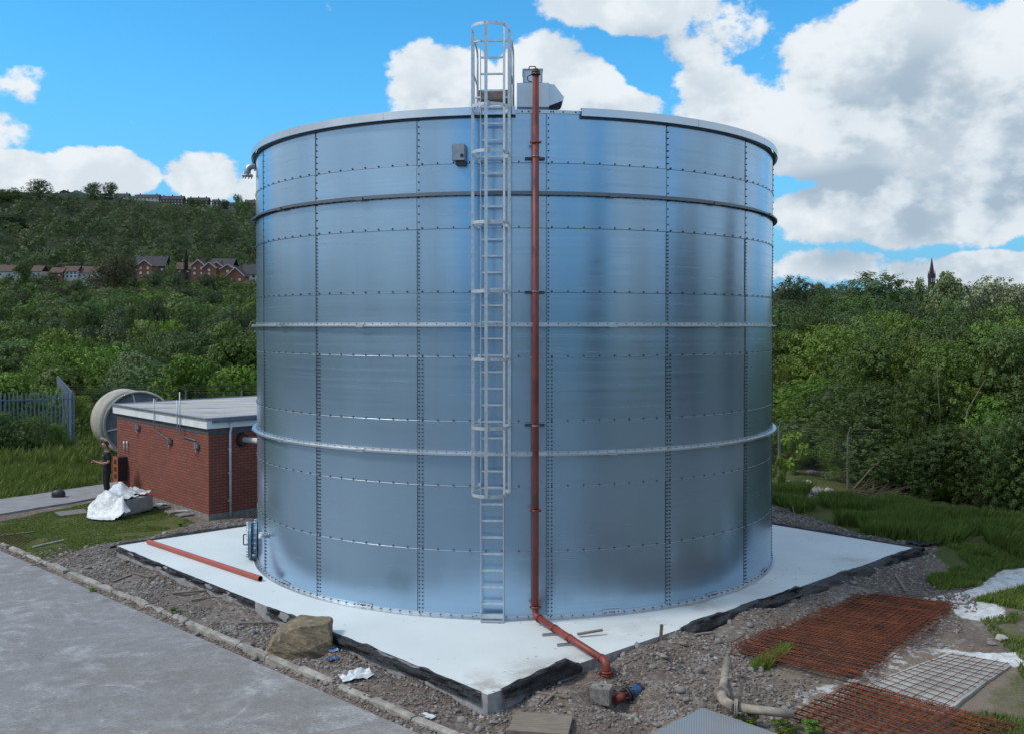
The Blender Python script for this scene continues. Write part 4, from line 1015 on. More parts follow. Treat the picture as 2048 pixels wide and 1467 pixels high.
# -- far woods as one mass each
def wood_mass(name, label, pts, n, leaf, matk, seed, protoN=6, lobes=7, hmin=7, hmax=12, wr=.62):
    rng = np.random.default_rng(seed); base = []
    for i in range(protoN):
        L = lobes_tree(rng, lobes, .36, .05, 1.0, .31 if lobes > 4 else .42); P, nn = crown_pts(rng, L, n, inner=.02, tufts=14, nr=.22); V, Fq = leaf_quads(P, nn, leaf, rng); base.append(V)
    VV = []; T = []
    for (x, y) in pts:
        h = (hmin+(hmax-hmin)*rng.random()**1.4); w = h*wr*rng.uniform(1.0, 1.7); a = rng.random()*6.28; c, s = math.cos(a), math.sin(a); B = base[rng.integers(protoN)]
        q = np.empty_like(B); q[:, 0] = (B[:, 0]*c-B[:, 1]*s)*w*1.15+x; q[:, 1] = (B[:, 0]*s+B[:, 1]*c)*w*1.15+y; q[:, 2] = B[:, 2]*h
        VV.append(q); T.append(np.full(len(B)//4, rng.random()))
    Z = gz(np.array([p[0] for p in pts]), np.array([p[1] for p in pts]))
    for q, z in zip(VV, Z): q[:, 2] += z
    V = np.concatenate(VV); me = np_mesh(name, V, np.arange(len(V)).reshape(-1, 4)); me.attributes.new('tint', 'FLOAT', 'FACE').data.foreach_set('value', np.concatenate(T).astype(np.float32))
    me.materials.append(L_[matk]); o = bpy.data.objects.new(name, me); COL.objects.link(o); tag(o, label, 'woodland', kind='stuff'); return o
def scatter(u0, u1, y0, y1, sp, seed, keep=None):
    rd = random.Random(seed); out = []; y = y0
    while y < y1:
        s = sp*(1+.25*(y-y0)/(y1-y0)); x = u0*y+rd.random()*s
        while x < u1*y:
            px, py = x+rd.uniform(-.4, .4)*s, y+rd.uniform(-.4, .4)*s
            if keep is None or keep(px, py): out.append((px, py))
            x += s
        y += s*.9
    return out
KEEPOUT = []   # filled with (px0, px1, Y0, Y1) of houses
def keep(x, y):
    px = CX+F*x/y
    if 455 < y < 530 and px < 520: return False
    if y > 806: return False
    return True
wood_mass('hillside_wood', 'dark green mass of crowns covering the left hillside', scatter(-.62, .05, 530, 835, 13.5, 1, keep), 620, .034, 'hill', 1, hmin=8, hmax=15, wr=.72, lobes=3)
wood_mass('valley_wood', 'deep valley woodland between the trees and the estate', scatter(-.60, -.02, 240, 455, 9, 2), 420, .038, 'mid', 2, hmin=7, hmax=9.5, wr=.7)
wood_mass('far_wood', 'woodland far away on the right towards the church', scatter(.18, .62, 230, 560, 12, 3), 300, .045, 'hill', 3, hmin=7, hmax=9, wr=.75)
# woods round the back of the site (they show in the steel)
rd = random.Random(3); pts = []
for i in range(300):
    a = rd.uniform(math.radians(50), math.radians(310)); r = rd.uniform(52, 85); pts.append((math.sin(a)*r, math.cos(a)*r))
wood_mass('surrounding_wood', 'belt of woodland closing the site behind the viewer', pts, 380, .05, 'mid', 4, hmin=7, hmax=11, wr=.7)
for i, (a, r, h) in enumerate(((150,38,12),(114,36,11.5),(108,36,12),(86,34,12),(172,46,11))):
    x, y = TX+math.sin(R(a))*r, TY+math.cos(R(a))*r; z = 0; tree('conifer', x, y, h, h*1.15, 'tall dark conifer standing behind the viewer', 'tall conifers behind the viewer', rng=RT)
# ------------------------------------------------------------------ grass and stones
def sample_poly(P, n, rng):
    lo, hi = P.min(0), P.max(0); out = []; m = 0
    while m < n:
        q = lo+(hi-lo)*rng.random((n*2, 2)); q = q[inpoly(q[:, 0], q[:, 1], P)]; out.append(q); m += len(q)
    return np.concatenate(out)[:n]
def blades(name, label, Q, h, w, mat, rng, clump=.5):
    n = len(Q); z = gz(Q[:, 0], Q[:, 1]); k = vnoise(Q[:, 0], Q[:, 1], 1.6, 3); hh = h*(.45+.6*rng.random(n)+clump*k)
    a = rng.random(n)*6.28; d = np.stack([np.cos(a), np.sin(a), a*0], 1)*(w*(.6+.8*rng.random(n)))[:, None]/2
    B = np.stack([Q[:, 0], Q[:, 1], z-.01], 1); ln = rng.normal(size=(n, 3))*.32; ln[:, 2] = 1; ln[:, 0] += .18; T = B+ln*hh[:, None]; Mx = B+(T-B)*.55; Mx[:, 2] += hh*.10
    V = np.stack([B-d, B+d, Mx+d*.8, T, Mx-d*.8], 1).reshape(-1, 3); me = np_mesh(name, V, np.arange(n*5).reshape(-1, 5)); me.materials.append(mat)
    me.attributes.new('tint', 'FLOAT', 'FACE').data.foreach_set('value', (vnoise(Q[:, 0], Q[:, 1], 1.1, 9)*.6+rng.random(n)*.25).astype(np.float32))
    o = bpy.data.objects.new(name, me); COL.objects.link(o); return tag(o, label, 'grass', kind='stuff')
rng = np.random.default_rng(8)
def thin(Q, s, thr, seed): return Q[vnoise(Q[:, 0], Q[:, 1], s, seed) > thr]
blades('bank_grass', 'lush long green grass along the bank right of the tank', thin(sample_poly(G_BANK, 90000, rng), 1.3, .33, 9), .30, .022, L_['grass'], rng, .9)
blades('patch_grass', 'patches of green grass around the white spill on the right', np.concatenate([thin(sample_poly(G_P2, 16000, rng), 1.2, .35, 2), sample_poly(G_P3, 7000, rng)]), .14, .018, L_['grass'], rng)
blades('tuft_grass', 'green tuft of grass growing through the rusty mesh', thin(sample_poly(G_P4, 2600, rng), 3, .3, 4), .16, .014, L_['grass'], rng)
blades('meadow_grass', 'tall unmown meadow grass beside the palisade fence', sample_poly(G_MEAD, 60000, rng), .26, .03, L_['drygrass'], rng, .9)
blades('lawn_grass', 'short mown lawn between the footpath and the gravel', thin(sample_poly(G_LAWN, 60000, rng), 1.5, .22, 5), .035, .022, L_['drygrass'], rng)
blades('rough_grass', 'thin weedy grass on rubble at the lower right corner', thin(sample_poly(G_ROUGH, 22000, rng), 1.1, .48, 6), .09, .014, L_['drygrass'], rng)
BACKM = np.array([[-16.5,37.5],[-30,38],[-40,60],[10,60],[4,36]])
blades('back_grass', 'overgrown grass behind the brick building', sample_poly(BACKM, 60000, rng), .42, .06, L_['drygrass'], rng, .9)
ICO_V = None
def ico():
    t = (1+5**.5)/2; v = np.array([(-1,t,0),(1,t,0),(-1,-t,0),(1,-t,0),(0,-1,t),(0,1,t),(0,-1,-t),(0,1,-t),(t,0,-1),(t,0,1),(-t,0,-1),(-t,0,1)], float); v /= np.linalg.norm(v[0])
    f = np.array([(0,11,5),(0,5,1),(0,1,7),(0,7,10),(0,10,11),(1,5,9),(5,11,4),(11,10,2),(10,7,6),(7,1,8),(3,9,4),(3,4,2),(3,2,6),(3,6,8),(3,8,9),(4,9,5),(2,4,11),(6,2,10),(8,6,7),(9,8,1)]); return v, f
def stones(name, label, Q, s0, s1, rng, mat, pw=2.5):
    v, f = ico(); n = len(Q); s = s0+(s1-s0)*rng.random(n)**pw; A = rng.normal(size=(n, 3, 3)); Qm, _ = np.linalg.qr(A)
    st = np.stack([1+.5*rng.random(n), .7+.4*rng.random(n), .5+.35*rng.random(n)], 1)
    J = v[None]*(1+.28*rng.normal(size=(n, 12, 1))*.6); W = np.einsum('nij,nkj->nki', Qm, J*st[:, None, :])*s[:, None, None]; W[:, :, 2] *= .75
    z = gz(Q[:, 0], Q[:, 1]); W += np.stack([Q[:, 0], Q[:, 1], z+s*.18], 1)[:, None, :]
    me = np_mesh(name, W.reshape(-1, 3), (f[None]+np.arange(n)[:, None, None]*12).reshape(-1, 3)); me.materials.append(mat); o = bpy.data.objects.new(name, me); COL.objects.link(o); return tag(o, label, 'gravel', kind='stuff')
def not_slab(Q):
    P = np.array([[p.x, p.y] for p in (SN, SR, SB, SL)]); return Q[~inpoly(Q[:, 0], Q[:, 1], P)]
def outside(Q, *Ps):
    for P in Ps: Q = Q[~inpoly(Q[:, 0], Q[:, 1], P)]
    return Q
STRIP = poly_px([(-60,1098),(0,1083),(60,1105),(190,1090),(330,1066),(440,1040),(520,1030),(520,1060),(240,1092),(980,1405),(1100,1500),(900,1500),(560,1340),(375,1262),(140,1150)])
RIGHTP = poly_px([(985,1400),(1200,1320),(1480,1200),(1700,1140),(1850,1100),(1960,1210),(1900,1290),(1700,1300),(1600,1400),(1600,1530),(900,1530)])
BACKR = poly_px([(1500,985),(1560,1010),(1720,1068),(1880,1098),(1840,1110),(1700,1085),(1500,1045)])
stones('gravel', 'grey brown gravel strip between the kerb and the white base', not_slab(thin(sample_poly(STRIP, 42000, rng), 1.7, .30, 11)), .005, .032, rng, M_['gravel'], 4)
stones('rubble', 'loose brown rubble on the near right of the white base', not_slab(thin(sample_poly(RIGHTP, 52000, rng), 1.4, .34, 12)), .005, .034, rng, M_['gravel'], 5)
CH = np.concatenate([sample_poly(STRIP, 420, rng), sample_poly(RIGHTP, 620, rng)])
stones('rubble_chips', 'scattered larger pale chips lying on the gravel and rubble', not_slab(CH), .03, .085, rng, M_['rock'], 3)
stones('back_gravel', 'gravel strip between the white base and the grass bank', not_slab(outside(sample_poly(BACKR, 7000, rng), G_BANK)), .02, .05, rng, M_['gravel'])
KSTR = np.array([[ (KA-KD*1+KNr*k).x, (KA-KD*1+KNr*k).y] for k in (.1,.55)]+[[(KB+KD*2+KNr*k).x, (KB+KD*2+KNr*k).y] for k in (.55,.1)])
stones('kerb_debris', 'small stones spilled along the yard side of the kerb', thin(sample_poly(KSTR, 3800, rng), 1.5, .35, 7), .008, .03, rng, M_['gravel'])
WR = poly_px([(1560,960),(1720,990),(1700,1010),(1550,985)])
stones('white_rubble', 'pale rubble heap at the foot of the chain link fence', sample_poly(WR, 500, rng), .04, .14, rng, M_['rock'])
# ------------------------------------------------------------------ rocks and rubble pieces
import bmesh
def hull_rock(name, pts, mat, seed, cuts=3, amp=.03, parent=None):
    bm = bmesh.new(); [bm.verts.new(p) for p in pts]; bmesh.ops.convex_hull(bm, input=bm.verts)
    bmesh.ops.delete(bm, geom=[v for v in bm.verts if not v.link_faces], context='VERTS')
    bmesh.ops.triangulate(bm, faces=bm.faces)
    for _ in range(cuts): bmesh.ops.subdivide_edges(bm, edges=bm.edges, cuts=1, use_grid_fill=True); bmesh.ops.triangulate(bm, faces=bm.faces)
    bm.normal_update(); me0 = list(bm.verts)
    for v in me0:
        c = v.co; k = float(fbm(c.x*2+c.z*3.1, c.y*2+c.z*1.7+seed, 2.2, 4, seed))+.5*float(fbm(c.x*9+c.z*7, c.y*9-c.z*5, 1, 2, seed))
        v.co += v.normal*k*amp*2
    me = bpy.data.meshes.new(name); bm.to_mesh(me); bm.free(); return link_mesh(name, me, mat, parent)
def place_on(p, dz=0): return Vector((p.x, p.y, gzs(p.x, p.y)+dz))
def boulder():
    c = place_on(gp(590, 1316)); 
    P = [(-.62,-.05,.02),(-.60,.1,.22),(-.45,-.22,.0),(-.5,-.1,.30),(-.38,.35,.62),(-.28,-.12,.60),(.02,-.14,.74),(.0,.45,.82),(.50,.02,.74),(.56,.38,.76),(.60,-.15,.02),(.22,-.33,.02),(.20,-.30,.30),(.6,.4,0),(-.5,.5,0),(.57,-.12,.42)]
    o = hull_rock('boulder', [Vector(p)*1.0 for p in P], M_['boulder'], 3, 4, .022); o.location = c-Vector((0,-.28,.05)); o.rotation_euler.z = R(6); o.scale = (.96,.9,.76)
    tag(o, 'big angular mossy sandstone boulder between the kerb and the white base', 'boulder')
boulder()
def rock(px, py, wpx, label, mat='rock', group=None, hk=.6, seed=None):
    g = gp(px, py); w = wpx/F*g.y; rd = random.Random(seed or int(px*7+py)); P = []
    for i in range(16):
        q = Vector((rd.gauss(0,1), rd.gauss(0,1), rd.gauss(0,1))).normalized()*rd.uniform(.8, 1.1); P.append(Vector((q.x*w/2, q.y*w*.4, q.z*w*hk/2)))
    o = hull_rock('rock', P, M_[mat], rd.randrange(99), 2, .06*w); o.location = place_on(g, w*hk*.28); return tag(o, label, 'rock', group)
for a in ((1885,1028,26,'white rock lying at the top of the grass bank near the thicket','rockw'),(1962,1037,26,'pointed white rock standing in the long grass of the bank','rockw'),(2022,1043,18,'grey rock in the bank grass left of the white one at the photo edge','rock'),(2038,1052,26,'flat white rock in the bank grass at the right photo edge','rockw'),
    (1828,1018,30,'broken white rocks under the brush pile on the bank','rockw'),(1785,1013,14,'small pale rock right of the brush pile','rockw'),(1536,1214,20,'grey rock sitting on the black membrane beside the right side of the base','rock'),(1131,1352,26,'grey rock against the slab edge near the front corner','rock'),
    (988,1437,18,'dark grey rock beside the white spill at the front corner','rock'),(1305,1300,12,'small pale stone by the right edge of the base','rock'),(1432,1328,14,'pale stone left of the old flanged pipe','rockw'),(1558,1408,16,'pale stone behind the long arm of the old pipe','rock'),
    (1985,1290,24,'grey rubble lump beside the white spill on the right','rock'),(2003,1278,26,'pale rubble lump at the upper end of the weedy corner','rockw'),(576,1326,16,'pale stone in front of the boulder','rockw'),(552,1316,14,'pale stone at the left foot of the boulder','rock'),(626,1322,12,'small grey stone at the right foot of the boulder','rock'),
    (210,1166,18,'dark stone standing next to the kerb left of the timber laths','rock'),(1250,1370,16,'muddy lump at the edge of the valve pit','rock'),(1108,1443,10,'pale chip on the timber cover','rockw'),(865,1365,12,'pale stone on the gravel left of the front corner','rockw'),(540,1210,22,'white mortar lump on the gravel beside the left edge','rockw'),
    (495,1205,22,'whitish mortar lump by the left edge of the base','rockw'),(1190,1405,16,'grey lump of soil by the concrete block','rock'),(1560,975,24,'pale rock at the foot of the left fence post','rockw'),(1610,972,26,'pale rock in the rubble below the fence','rockw'),(1660,985,26,'white rock in the rubble beside the right fence post','rockw'),
    (1700,992,16,'small pale rock at the foot of the right fence post','rockw'),(1245,1432,14,'stone below the red and blue coupling','rock'),(1100,1376,12,'stone beneath the right slab edge','rock'),(1260,1445,12,'pale stone on the near rubble mound','rockw')): rock(*a)
# ------------------------------------------------------------------ kerb
def kerb():
    mb = MB(); L = (KB-KA).length+9; s = -3.0; rd = random.Random(5); d = KD; n = KNr
    while s < L:
        l = rd.choice([.9,.9,.6,.45]) if s < 9 else .91; gap = .015 if s > 6 or rd.random() < .6 else rd.uniform(.05, .35)
        w, h = .135, (.085 if s > 5 else .07)+rd.uniform(-.02, .02); N = max(3, int(l/.07)); tilt = rd.uniform(-.02, .02); yaw = rd.uniform(-.02, .02)
        prof = [(-w/2,-.14),(-w/2,h-.02),(-w/2+.03,h),(w/2-.035,h),(w/2,h-.03),(w/2,-.14)]; b = len(mb.v); vs = []; fs = []; amp = .03 if s < 12 else .012
        for i in range(N+1):
            t = s+l*i/N
            for k, (a, z) in enumerate(prof):
                jn = float(fbm(t*1.0+k*3, k*5.0, 5, 3, 4))*amp*2 if k in (1,2,3,4) else 0
                e = .02 if i in (0, N) and k in (1,2,3,4) else 0
                p = KA+d*t+n*(a*(1+jn*2)+yaw*(i/N-.5)+jn*.6); vs.append((p.x, p.y, z+jn-e+tilt*(i/N-.5)))
        for i in range(N):
            for k in range(5): q = i*6+k; fs.append((q, q+1, q+7, q+6))
        fs.append((5,4,3,2,1,0)); fs.append(tuple(N*6+k for k in range(6))); mb.add(vs, fs); s += l+gap
    tag(mb.build('kerb', M_['kerb'], recalc=True), kind='structure')
kerb()
# ------------------------------------------------------------------ timber laths and boards
def plank(a, b, w, h, label, name='plank', mat='wood', z0=None, z1=None, cat='plank', group=None):
    A, B = gp(*a), gp(*b); A = place_on(A, h/2+.012 if z0 is None else z0); B = place_on(B, h/2+.012 if z1 is None else z1)
    c = (A+B)/2; mb = MB(); mb.bar(A-c, B-c, w, h); o = mb.build(name, M_[mat]); o.location = c; return tag(o, label, cat, group)
plank((226,1164),(262,1151),.05,.025,'short thin lath on the gravel near the kerb, left one'); plank((263,1147),(300,1158),.05,.025,'short pale lath crossing the end of another on the gravel')
plank((345,1193),(412,1186),.05,.03,'pale timber lath on the gravel beside the left base edge'); plank((382,1209),(430,1198),.045,.03,'thin brown lath just below the longer pale one'); plank((478,1248),(548,1245),.06,.03,'pale lath on the gravel left of the boulder')
plank((1070,1394),(1140,1404),.07,.025,'split pale board on the rubble in front of the base'); plank((1088,1412),(1112,1395),.05,.02,'short stick crossing the split board on the rubble')
plank((925,1397),(972,1416),.06,.03,'brown stake lying below the front corner of the base'); plank((1318,1283),(1322,1252),.06,.03,'timber stake standing at the right edge of the base','stake',z0=.0,z1=.0) if False else None
plank((1155,1302),(1205,1297),.06,.03,'short brown stick on the white base by the pipe', z0=SLAB+.02, z1=SLAB+.02); plank((1390,1293),(1425,1275),.06,.025,'grey painted lath on the rubble right of the base','plank','rock')
plank((1768,1107),(1800,1116),.04,.02,'thin twig on the gravel behind the right corner of base'); plank((1922,1152),(1948,1142),.08,.03,'pale offcut on the grass patch near the white spill'); plank((1790,1162),(1812,1180),.05,.02,'thin lath on the gravel above the rusty mesh')
plank((1590,1033),(1582,1012),.02,.02,'thin stick leaning in the bank grass close to the tank', z0=.02, z1=.28, name='stick', cat='stick')
plank((0,1073),(68,1065),.05,.03,'white batten on the brown corner of the lawn'); plank((66,1096),(128,1081),.05,.03,'white batten at the gravel edge of the lawn','plank','rockw')
plank((1735,1098),(1845,1087),.05,.03,'pale lath lying along the black membrane at the right corner')
plank((1380,1376),(1388,1364),.04,.02,'white sliver of plastic on the near rubble','plank','white')
def stake():
    g = place_on(gp(1320,1300)); mb = MB(); mb.bar((0,0,-.1),(.03,0,.27),.055,.03, up=(0,1,0)); o = mb.build('stake', M_['wood']); o.location = g; tag(o, 'upright timber stake holding the membrane at the right base edge', 'stake')
stake()
def timber_cover():
    c = place_on(gp(1085,1452), .12); e = empty('timber_cover', c, 0, 'weathered timber cover of boards lying at the bottom edge', 'timber cover')
    A, B, C_ = gp(1030,1441), gp(1145,1449), gp(1062,1463); u = (B-A); v = Vector((u.y, -u.x, 0)).normalized()*(C_-A).length*1.5; lu = u.length; u.normalize(); lv = v.length; v.normalize(); rz = math.atan2(u.y, u.x); n = 4
    for i in range(n):
        mb = MB(); mb.box(Vector((0,0,.0))+v*((i+.5)/n*lv-lv*.25), (lu, lv/n*.985, .05), rz=rz); mb.build('board', M_['wood'], e)
    for s in (-.4,.4): mb = MB(); mb.box(u*s*lu+v*lv*.25-Vector((0,0,.045)), (.06, lv, .05), rz=rz); mb.build('batten', M_['wood'], e)
timber_cover()
def paving():
    for px, py, w, l in ((352,1022,.55,'dark paving slab by the brick wall next to the wrapped pallet'),(372,1030,.5,'paving slab lying nearest the building corner'),(330,1014,.5,'paving slab beside the torn film by the wall')):
        g = place_on(gp(px, py), .03); mb = MB(); mb.box((0,0,0), (w, w*.8, .04), rz=R(42)); o = mb.build('paving_slab', M_['concblock']); o.location = g; tag(o, l, 'paving slab')
    g = place_on(gp(365,1026), .075); mb = MB(); mb.box((0,0,0), (.40,.26,.03), rz=R(10)); o = mb.build('tile', M_['rockw']); o.location = g; tag(o, 'pale flat tile lying on the paving by the brick wall', 'tile')
    g = place_on(gp(145,1024), .028); mb = MB(); mb.box((0,0,0), (.85,.75,.03), rz=R(38)); o = mb.build('manhole_cover', M_['post']); o.location = g; tag(o, 'dark square manhole cover set in the lawn', 'manhole cover')
paving()
# ------------------------------------------------------------------ pit, block, cable, coupling
def pit():
    g = gp(1204,1388); rz = R(-20); z = .02
    mb = MB(); mb.box((0,0,0), (.30,.26,.24), rz=rz); o = mb.build('concrete_block', M_['concblock']); o.location = (g.x-.01, g.y-.02, z); tag(o, 'square concrete block with a hole beside the red drop pipe', 'block')
    mb = MB(); mb.cyl((0,0,.117),(0,0,.1225), .035, 12); mb.build('hole', M_['dark'], o)
    a = gp(1152,1392); pts = [Vector((a.x, a.y, .02)), Vector((a.x+.10, a.y, .17)), Vector((g.x-.13, g.y-.1, .25)), Vector((g.x+.04, g.y-.16, .13)), Vector((g.x+.06, g.y-.26, -.02))]
    mb = MB(); mb.tube(smooth_path(pts, .08, 5), .007, 8); o = mb.build('cable', M_['cable']); tag(o, 'thin grey cable looped over the concrete block', 'cable')
    c = gp(1262,1385, -.02); d = Vector((.83,.55,.10)).normalized(); P = lambda t: c+d*t
    e = empty('pipe_coupling', (0,0,0), label='blue flanged pipe coupling with red stub lying in the dug pit', cat='pipe coupling')
    mb = MB(); mb.cyl(P(-.32), P(-.10), .062, 18); mb.build('red_stub', M_['redpipe'], e)
    mb = MB(); mb.tube([P(-.02), P(.03), P(.09), P(.15), P(.19)], [.075,.088,.092,.088,.075], 18); mb.build('coupling_body', M_['blue'], e)
    mb = MB()
    for t in (-.11, -.06): mb.cyl(P(t), P(t+.028), .118, 18)
    mb.cyl(P(.17), P(.20), .10, 18)
    s = d.cross(Vector((0,0,1))).normalized(); u = s.cross(d)
    for k in range(8): q = k*math.pi/4; o = (s*math.cos(q)+u*math.sin(q))*.095; mb.cyl(P(-.17)+o, P(.01)+o, .010, 6)
    mb.build('flange', M_['black'], e)
    mb = MB(); mb.cyl(P(.20), P(.62), .045, 14); mb.build('grey_pipe', M_['greypipe'], e)
pit()
def old_pipe():
    e = empty('flanged_pipe', (0,0,0), label='weathered grey flanged pipe with an elbow lying on the rubble', cat='old pipe')
    z = gzs(gp(1448,1370).x, gp(1448,1370).y)+.12; A = gp(1455,1318,z+.05); B = gp(1444,1386,z); C_ = gp(1462,1412,z-.03); D = gp(1588,1427,z-.05)
    d1 = (B-A).normalized(); d2 = (D-C_).normalized()
    mb = MB(); mb.cyl(A, B-d1*.02, .062, 18); mb.build('short_arm', M_['pipeold'], e)
    mb = MB(); mb.tube(smooth_path([B, B+d1*.22, C_+d2*.05], .17, 7), .072, 18); mb.build('elbow', M_['pipeold'], e)
    mb = MB(); mb.cyl(C_+d2*.10, D, .062, 18); mb.build('long_arm', M_['pipeold'], e)
    for p, d in ((B, d1), (C_+d2*.07, d2)):
        mb = MB(); mb.cyl(p-d*.025, p-d*.003, .115, 18); mb.cyl(p+d*.002, p+d*.024, .115, 18); mb.build('flange', M_['pipeold'], e)
    mb = MB(); mb.cyl(D-d2*.002, D+d2*.002, .05, 14); mb.build('bore', M_['dark'], e)
    a = gp(1478,1420,.05); b = gp(1480,1452,.0); mb = MB(); mb.cyl(a, b, .035, 12); o = mb.build('short_pipe', M_['greypipe']); tag(o, 'short grey pipe below the elbow of the weathered pipe', 'pipe')
old_pipe()
def plate():
    m, nt, b = mat_new('chequered_grey_plate'); v = coords(nt, (1,1,1), rot=(0,0,R(45)))
    br = NN(nt, 'ShaderNodeTexBrick'); nt.links.new(v, br.inputs['Vector']); br.inputs['Scale'].default_value = 1; br.inputs['Brick Width'].default_value = .04; br.inputs['Row Height'].default_value = .03; br.inputs['Mortar Size'].default_value = .006; br.inputs['Mortar Smooth'].default_value = .5
    n = noise(nt, coords(nt), 3, 7, .7)
    c = mixc(nt, br.outputs['Fac'], (.33,.39,.44), (.17,.20,.23)); c = mixc(nt, mapr(nt, n, .45, .65, 0, .6), c, (.30,.27,.24))
    nt.links.new(c, b.inputs['Base Color']); b.inputs['Roughness'].default_value = .5; b.inputs['Metallic'].default_value = .3; bump(nt, b, mth(nt, 'SUBTRACT', 1.0, br.outputs['Fac']), .5, .006)
    C0 = gp(1404,1414,.10); u = (gp(1302,1467,.10)-C0).normalized(); w = (gp(1554,1467,.10)-C0).normalized(); u.z = w.z = 0
    mb = MB(); P = [C0, C0+u*1.3, C0+u*1.3+w*1.6, C0+w*1.6]
    mb.add([p for p in P]+[p-Vector((0,0,.015)) for p in P], [(0,1,2,3),(7,6,5,4)]+[(i, i+4, (i+1) % 4+4, (i+1) % 4) for i in range(4)])
    o = mb.build('cover_plate', m, recalc=True); tag(o, 'grey chequered metal plate covering a chamber at the bottom edge', 'metal plate')
    mb = MB()
    for i in range(4):
        a, c = P[i], P[(i+1) % 4]; mb.bar(a-Vector((0,0,.02)), c-Vector((0,0,.02)), .07, .05) if False else mb.bar(a-Vector((0,0,.045)), c-Vector((0,0,.045)), .12, .055)
    mb.build('plate_frame', M_['concblock'], o)
plate()
# ------------------------------------------------------------------ rusty mesh
def mat_mesh(pts, z, sp, r, label, mat, dx=0, dy=0, rot=0, group=None):
    P = [Vector((gp(*p).x, gp(*p).y, 0)) for p in pts]; c = sum(P, Vector())/4; M2 = Matrix.Rotation(rot, 3, 'Z'); P = [M2 @ (p-c)+Vector((dx, dy, 0)) for p in P]
    A, B, C_, D = P; mb = MB(); rd = random.Random(int(dx*1000+7)); 
    def bars(p0, p1, q0, q1, zz):
        L = ((p1-p0).length+(q1-q0).length)/2; n = max(2, int(L/sp))
        for i in range(n+1):
            t = i/n; a = p0.lerp(p1, t); b = q0.lerp(q1, t); d = (b-a); ex = d.normalized()*rd.uniform(.01, .10); a = a-ex; b = b+ex; m = (a+b)/2
            sag = Vector((0,0,rd.uniform(-.006,.012))); mb.tube([a+Vector((0,0,zz)), m+sag+Vector((0,0,zz)), b+Vector((0,0,zz))], r, 4, caps=False, smooth=False)
    bars(A, B, D, C_, 0); bars(A, D, B, C_, r*2)
    o = mb.build('reinforcing_mesh', M_[mat]); o.location = (c.x, c.y, z); return tag(o, label, 'reinforcing mesh', group)
STK = [(1459,1308),(1663,1188),(1908,1216),(1704,1364)]
rd = random.Random(12)
for i in range(6):
    mat_mesh(STK, .055+i*.012, .19, .0065, 'rusty steel reinforcing mesh in the large stack beside the base', 'rust' if i > 2 else 'rustd', rd.uniform(-.16,.16), rd.uniform(-.12,.12), rd.uniform(-.02,.02), 'rusty mesh sheets in the large stack')
mat_mesh([(1700,1210),(1745,1190),(1900,1205),(1840,1250)], .08, .16, .006, 'small rusty mesh sticking out of the far end of the large stack', 'rustd')
mat_mesh([(1745,1374),(1905,1314),(2014,1332),(1880,1422)], .055, .19, .0065, 'single brown mesh sheet lying on the pale concrete pad', 'rustd')
ST2 = [(1590,1447),(1724,1380),(2030,1462),(1900,1545)]
for i in range(5):
    mat_mesh(ST2, .06+i*.013, .17, .0065, 'rusty steel reinforcing mesh in the near stack at the bottom edge', 'rust', rd.uniform(-.10,.10), rd.uniform(-.06,.06), rd.uniform(-.02,.02), 'rusty mesh sheets in the near stack')
mat_mesh([(-60,1085),(-20,1058),(70,1080),(40,1100)], .06, .15, .005, 'rusty mesh on the brown lawn corner at the left edge', 'rustd')
# ------------------------------------------------------------------ scraps
def scrap(px, py, w, h, mat, label, seed, zz=.0, name='plastic_scrap', rz=0.4):
    g = place_on(gp(px, py), zz); n = 9; vs = []; fs = []
    for j in range(n):
        for i in range(n):
            x, y = (i/(n-1)-.5)*w, (j/(n-1)-.5)*h; vs.append((x*math.cos(rz)-y*math.sin(rz), x*math.sin(rz)+y*math.cos(rz), .02+abs(float(fbm(x*9+seed, y*9, 1, 3, seed)))*.35*min(w, .4)))
    for j in range(n-1):
        for i in range(n-1): q = j*n+i; fs.append((q, q+1, q+n+1, q+n))
    mb = MB(); mb.add(vs, fs); o = mb.build(name, M_[mat]); o.location = g; return tag(o, label, 'plastic scrap')
scrap(662,1302,.16,.5,'bluerag','crumpled blue plastic bag wedged against the right side of the boulder',1,.03)
scrap(664,1325,.22,.12,'blue','dark blue plastic scrap at the foot of the boulder',2,.01)
scrap(748,1312,.20,.10,'bluerag','pale blue plastic scrap caught under the left edge membrane',3,.06)
scrap(1140,1110+320,.10,.08,'plasticwrap','white paper scrap beside the timber cover',4,.0) if False else None
scrap(712,1362,.5,.35,'plasticwrap','torn white film on the gravel in front of the boulder',5,.0)
scrap(855,1432,.12,.25,'plasticwrap','small white film scrap beside the kerb end',6,.0,rz=.9)
scrap(1640,1070,.55,.3,'black','burnt black lump on the gravel behind the white base',7,.02,'charred_lump')
scrap(1845,1092,.7,.5,'sheet','flapping black membrane end at the right corner of the base',8,.12,'membrane_flap')
def weeds():
    proto('weed', 900, .05, 'lime', 'bark', 7, .40, .15, .24, .01, 1, 0)
    for px, py, w, h, l in ((1498,1442,46,.20,'leafy green weed behind the metal plate'),(1565,1462,56,.22,'leafy green weed at the lower edge right of the plate'),(1622,1462,46,.20,'green weed growing at the edge of the near mesh stack'),(362,1052,18,.12,'small weed by the paving under the building wall'),(184,1180,16,.1,'tiny weed growing by the kerb'),
        (348,1233,20,.08,'small green weed on the gravel behind the kerb'),(2040,1030,56,.9,'yellow green sapling at the right photo edge on the bank'),(1885,1005,50,1.0,'bright young sapling in front of the thicket'),(430,1005,30,.35,'moss and weeds at the foot of the building corner'),(1560,985,34,1.2,'bright bush beside the left fence post'),(1590,950,70,1.6,'bright leafy bush growing through the chain link fence')):
        g = gp(px, py); w_ = w/F*g.y; tree('weed', g.x, g.y, h, w_, l, None, 'plant', 'plant', rng=RT)
weeds()
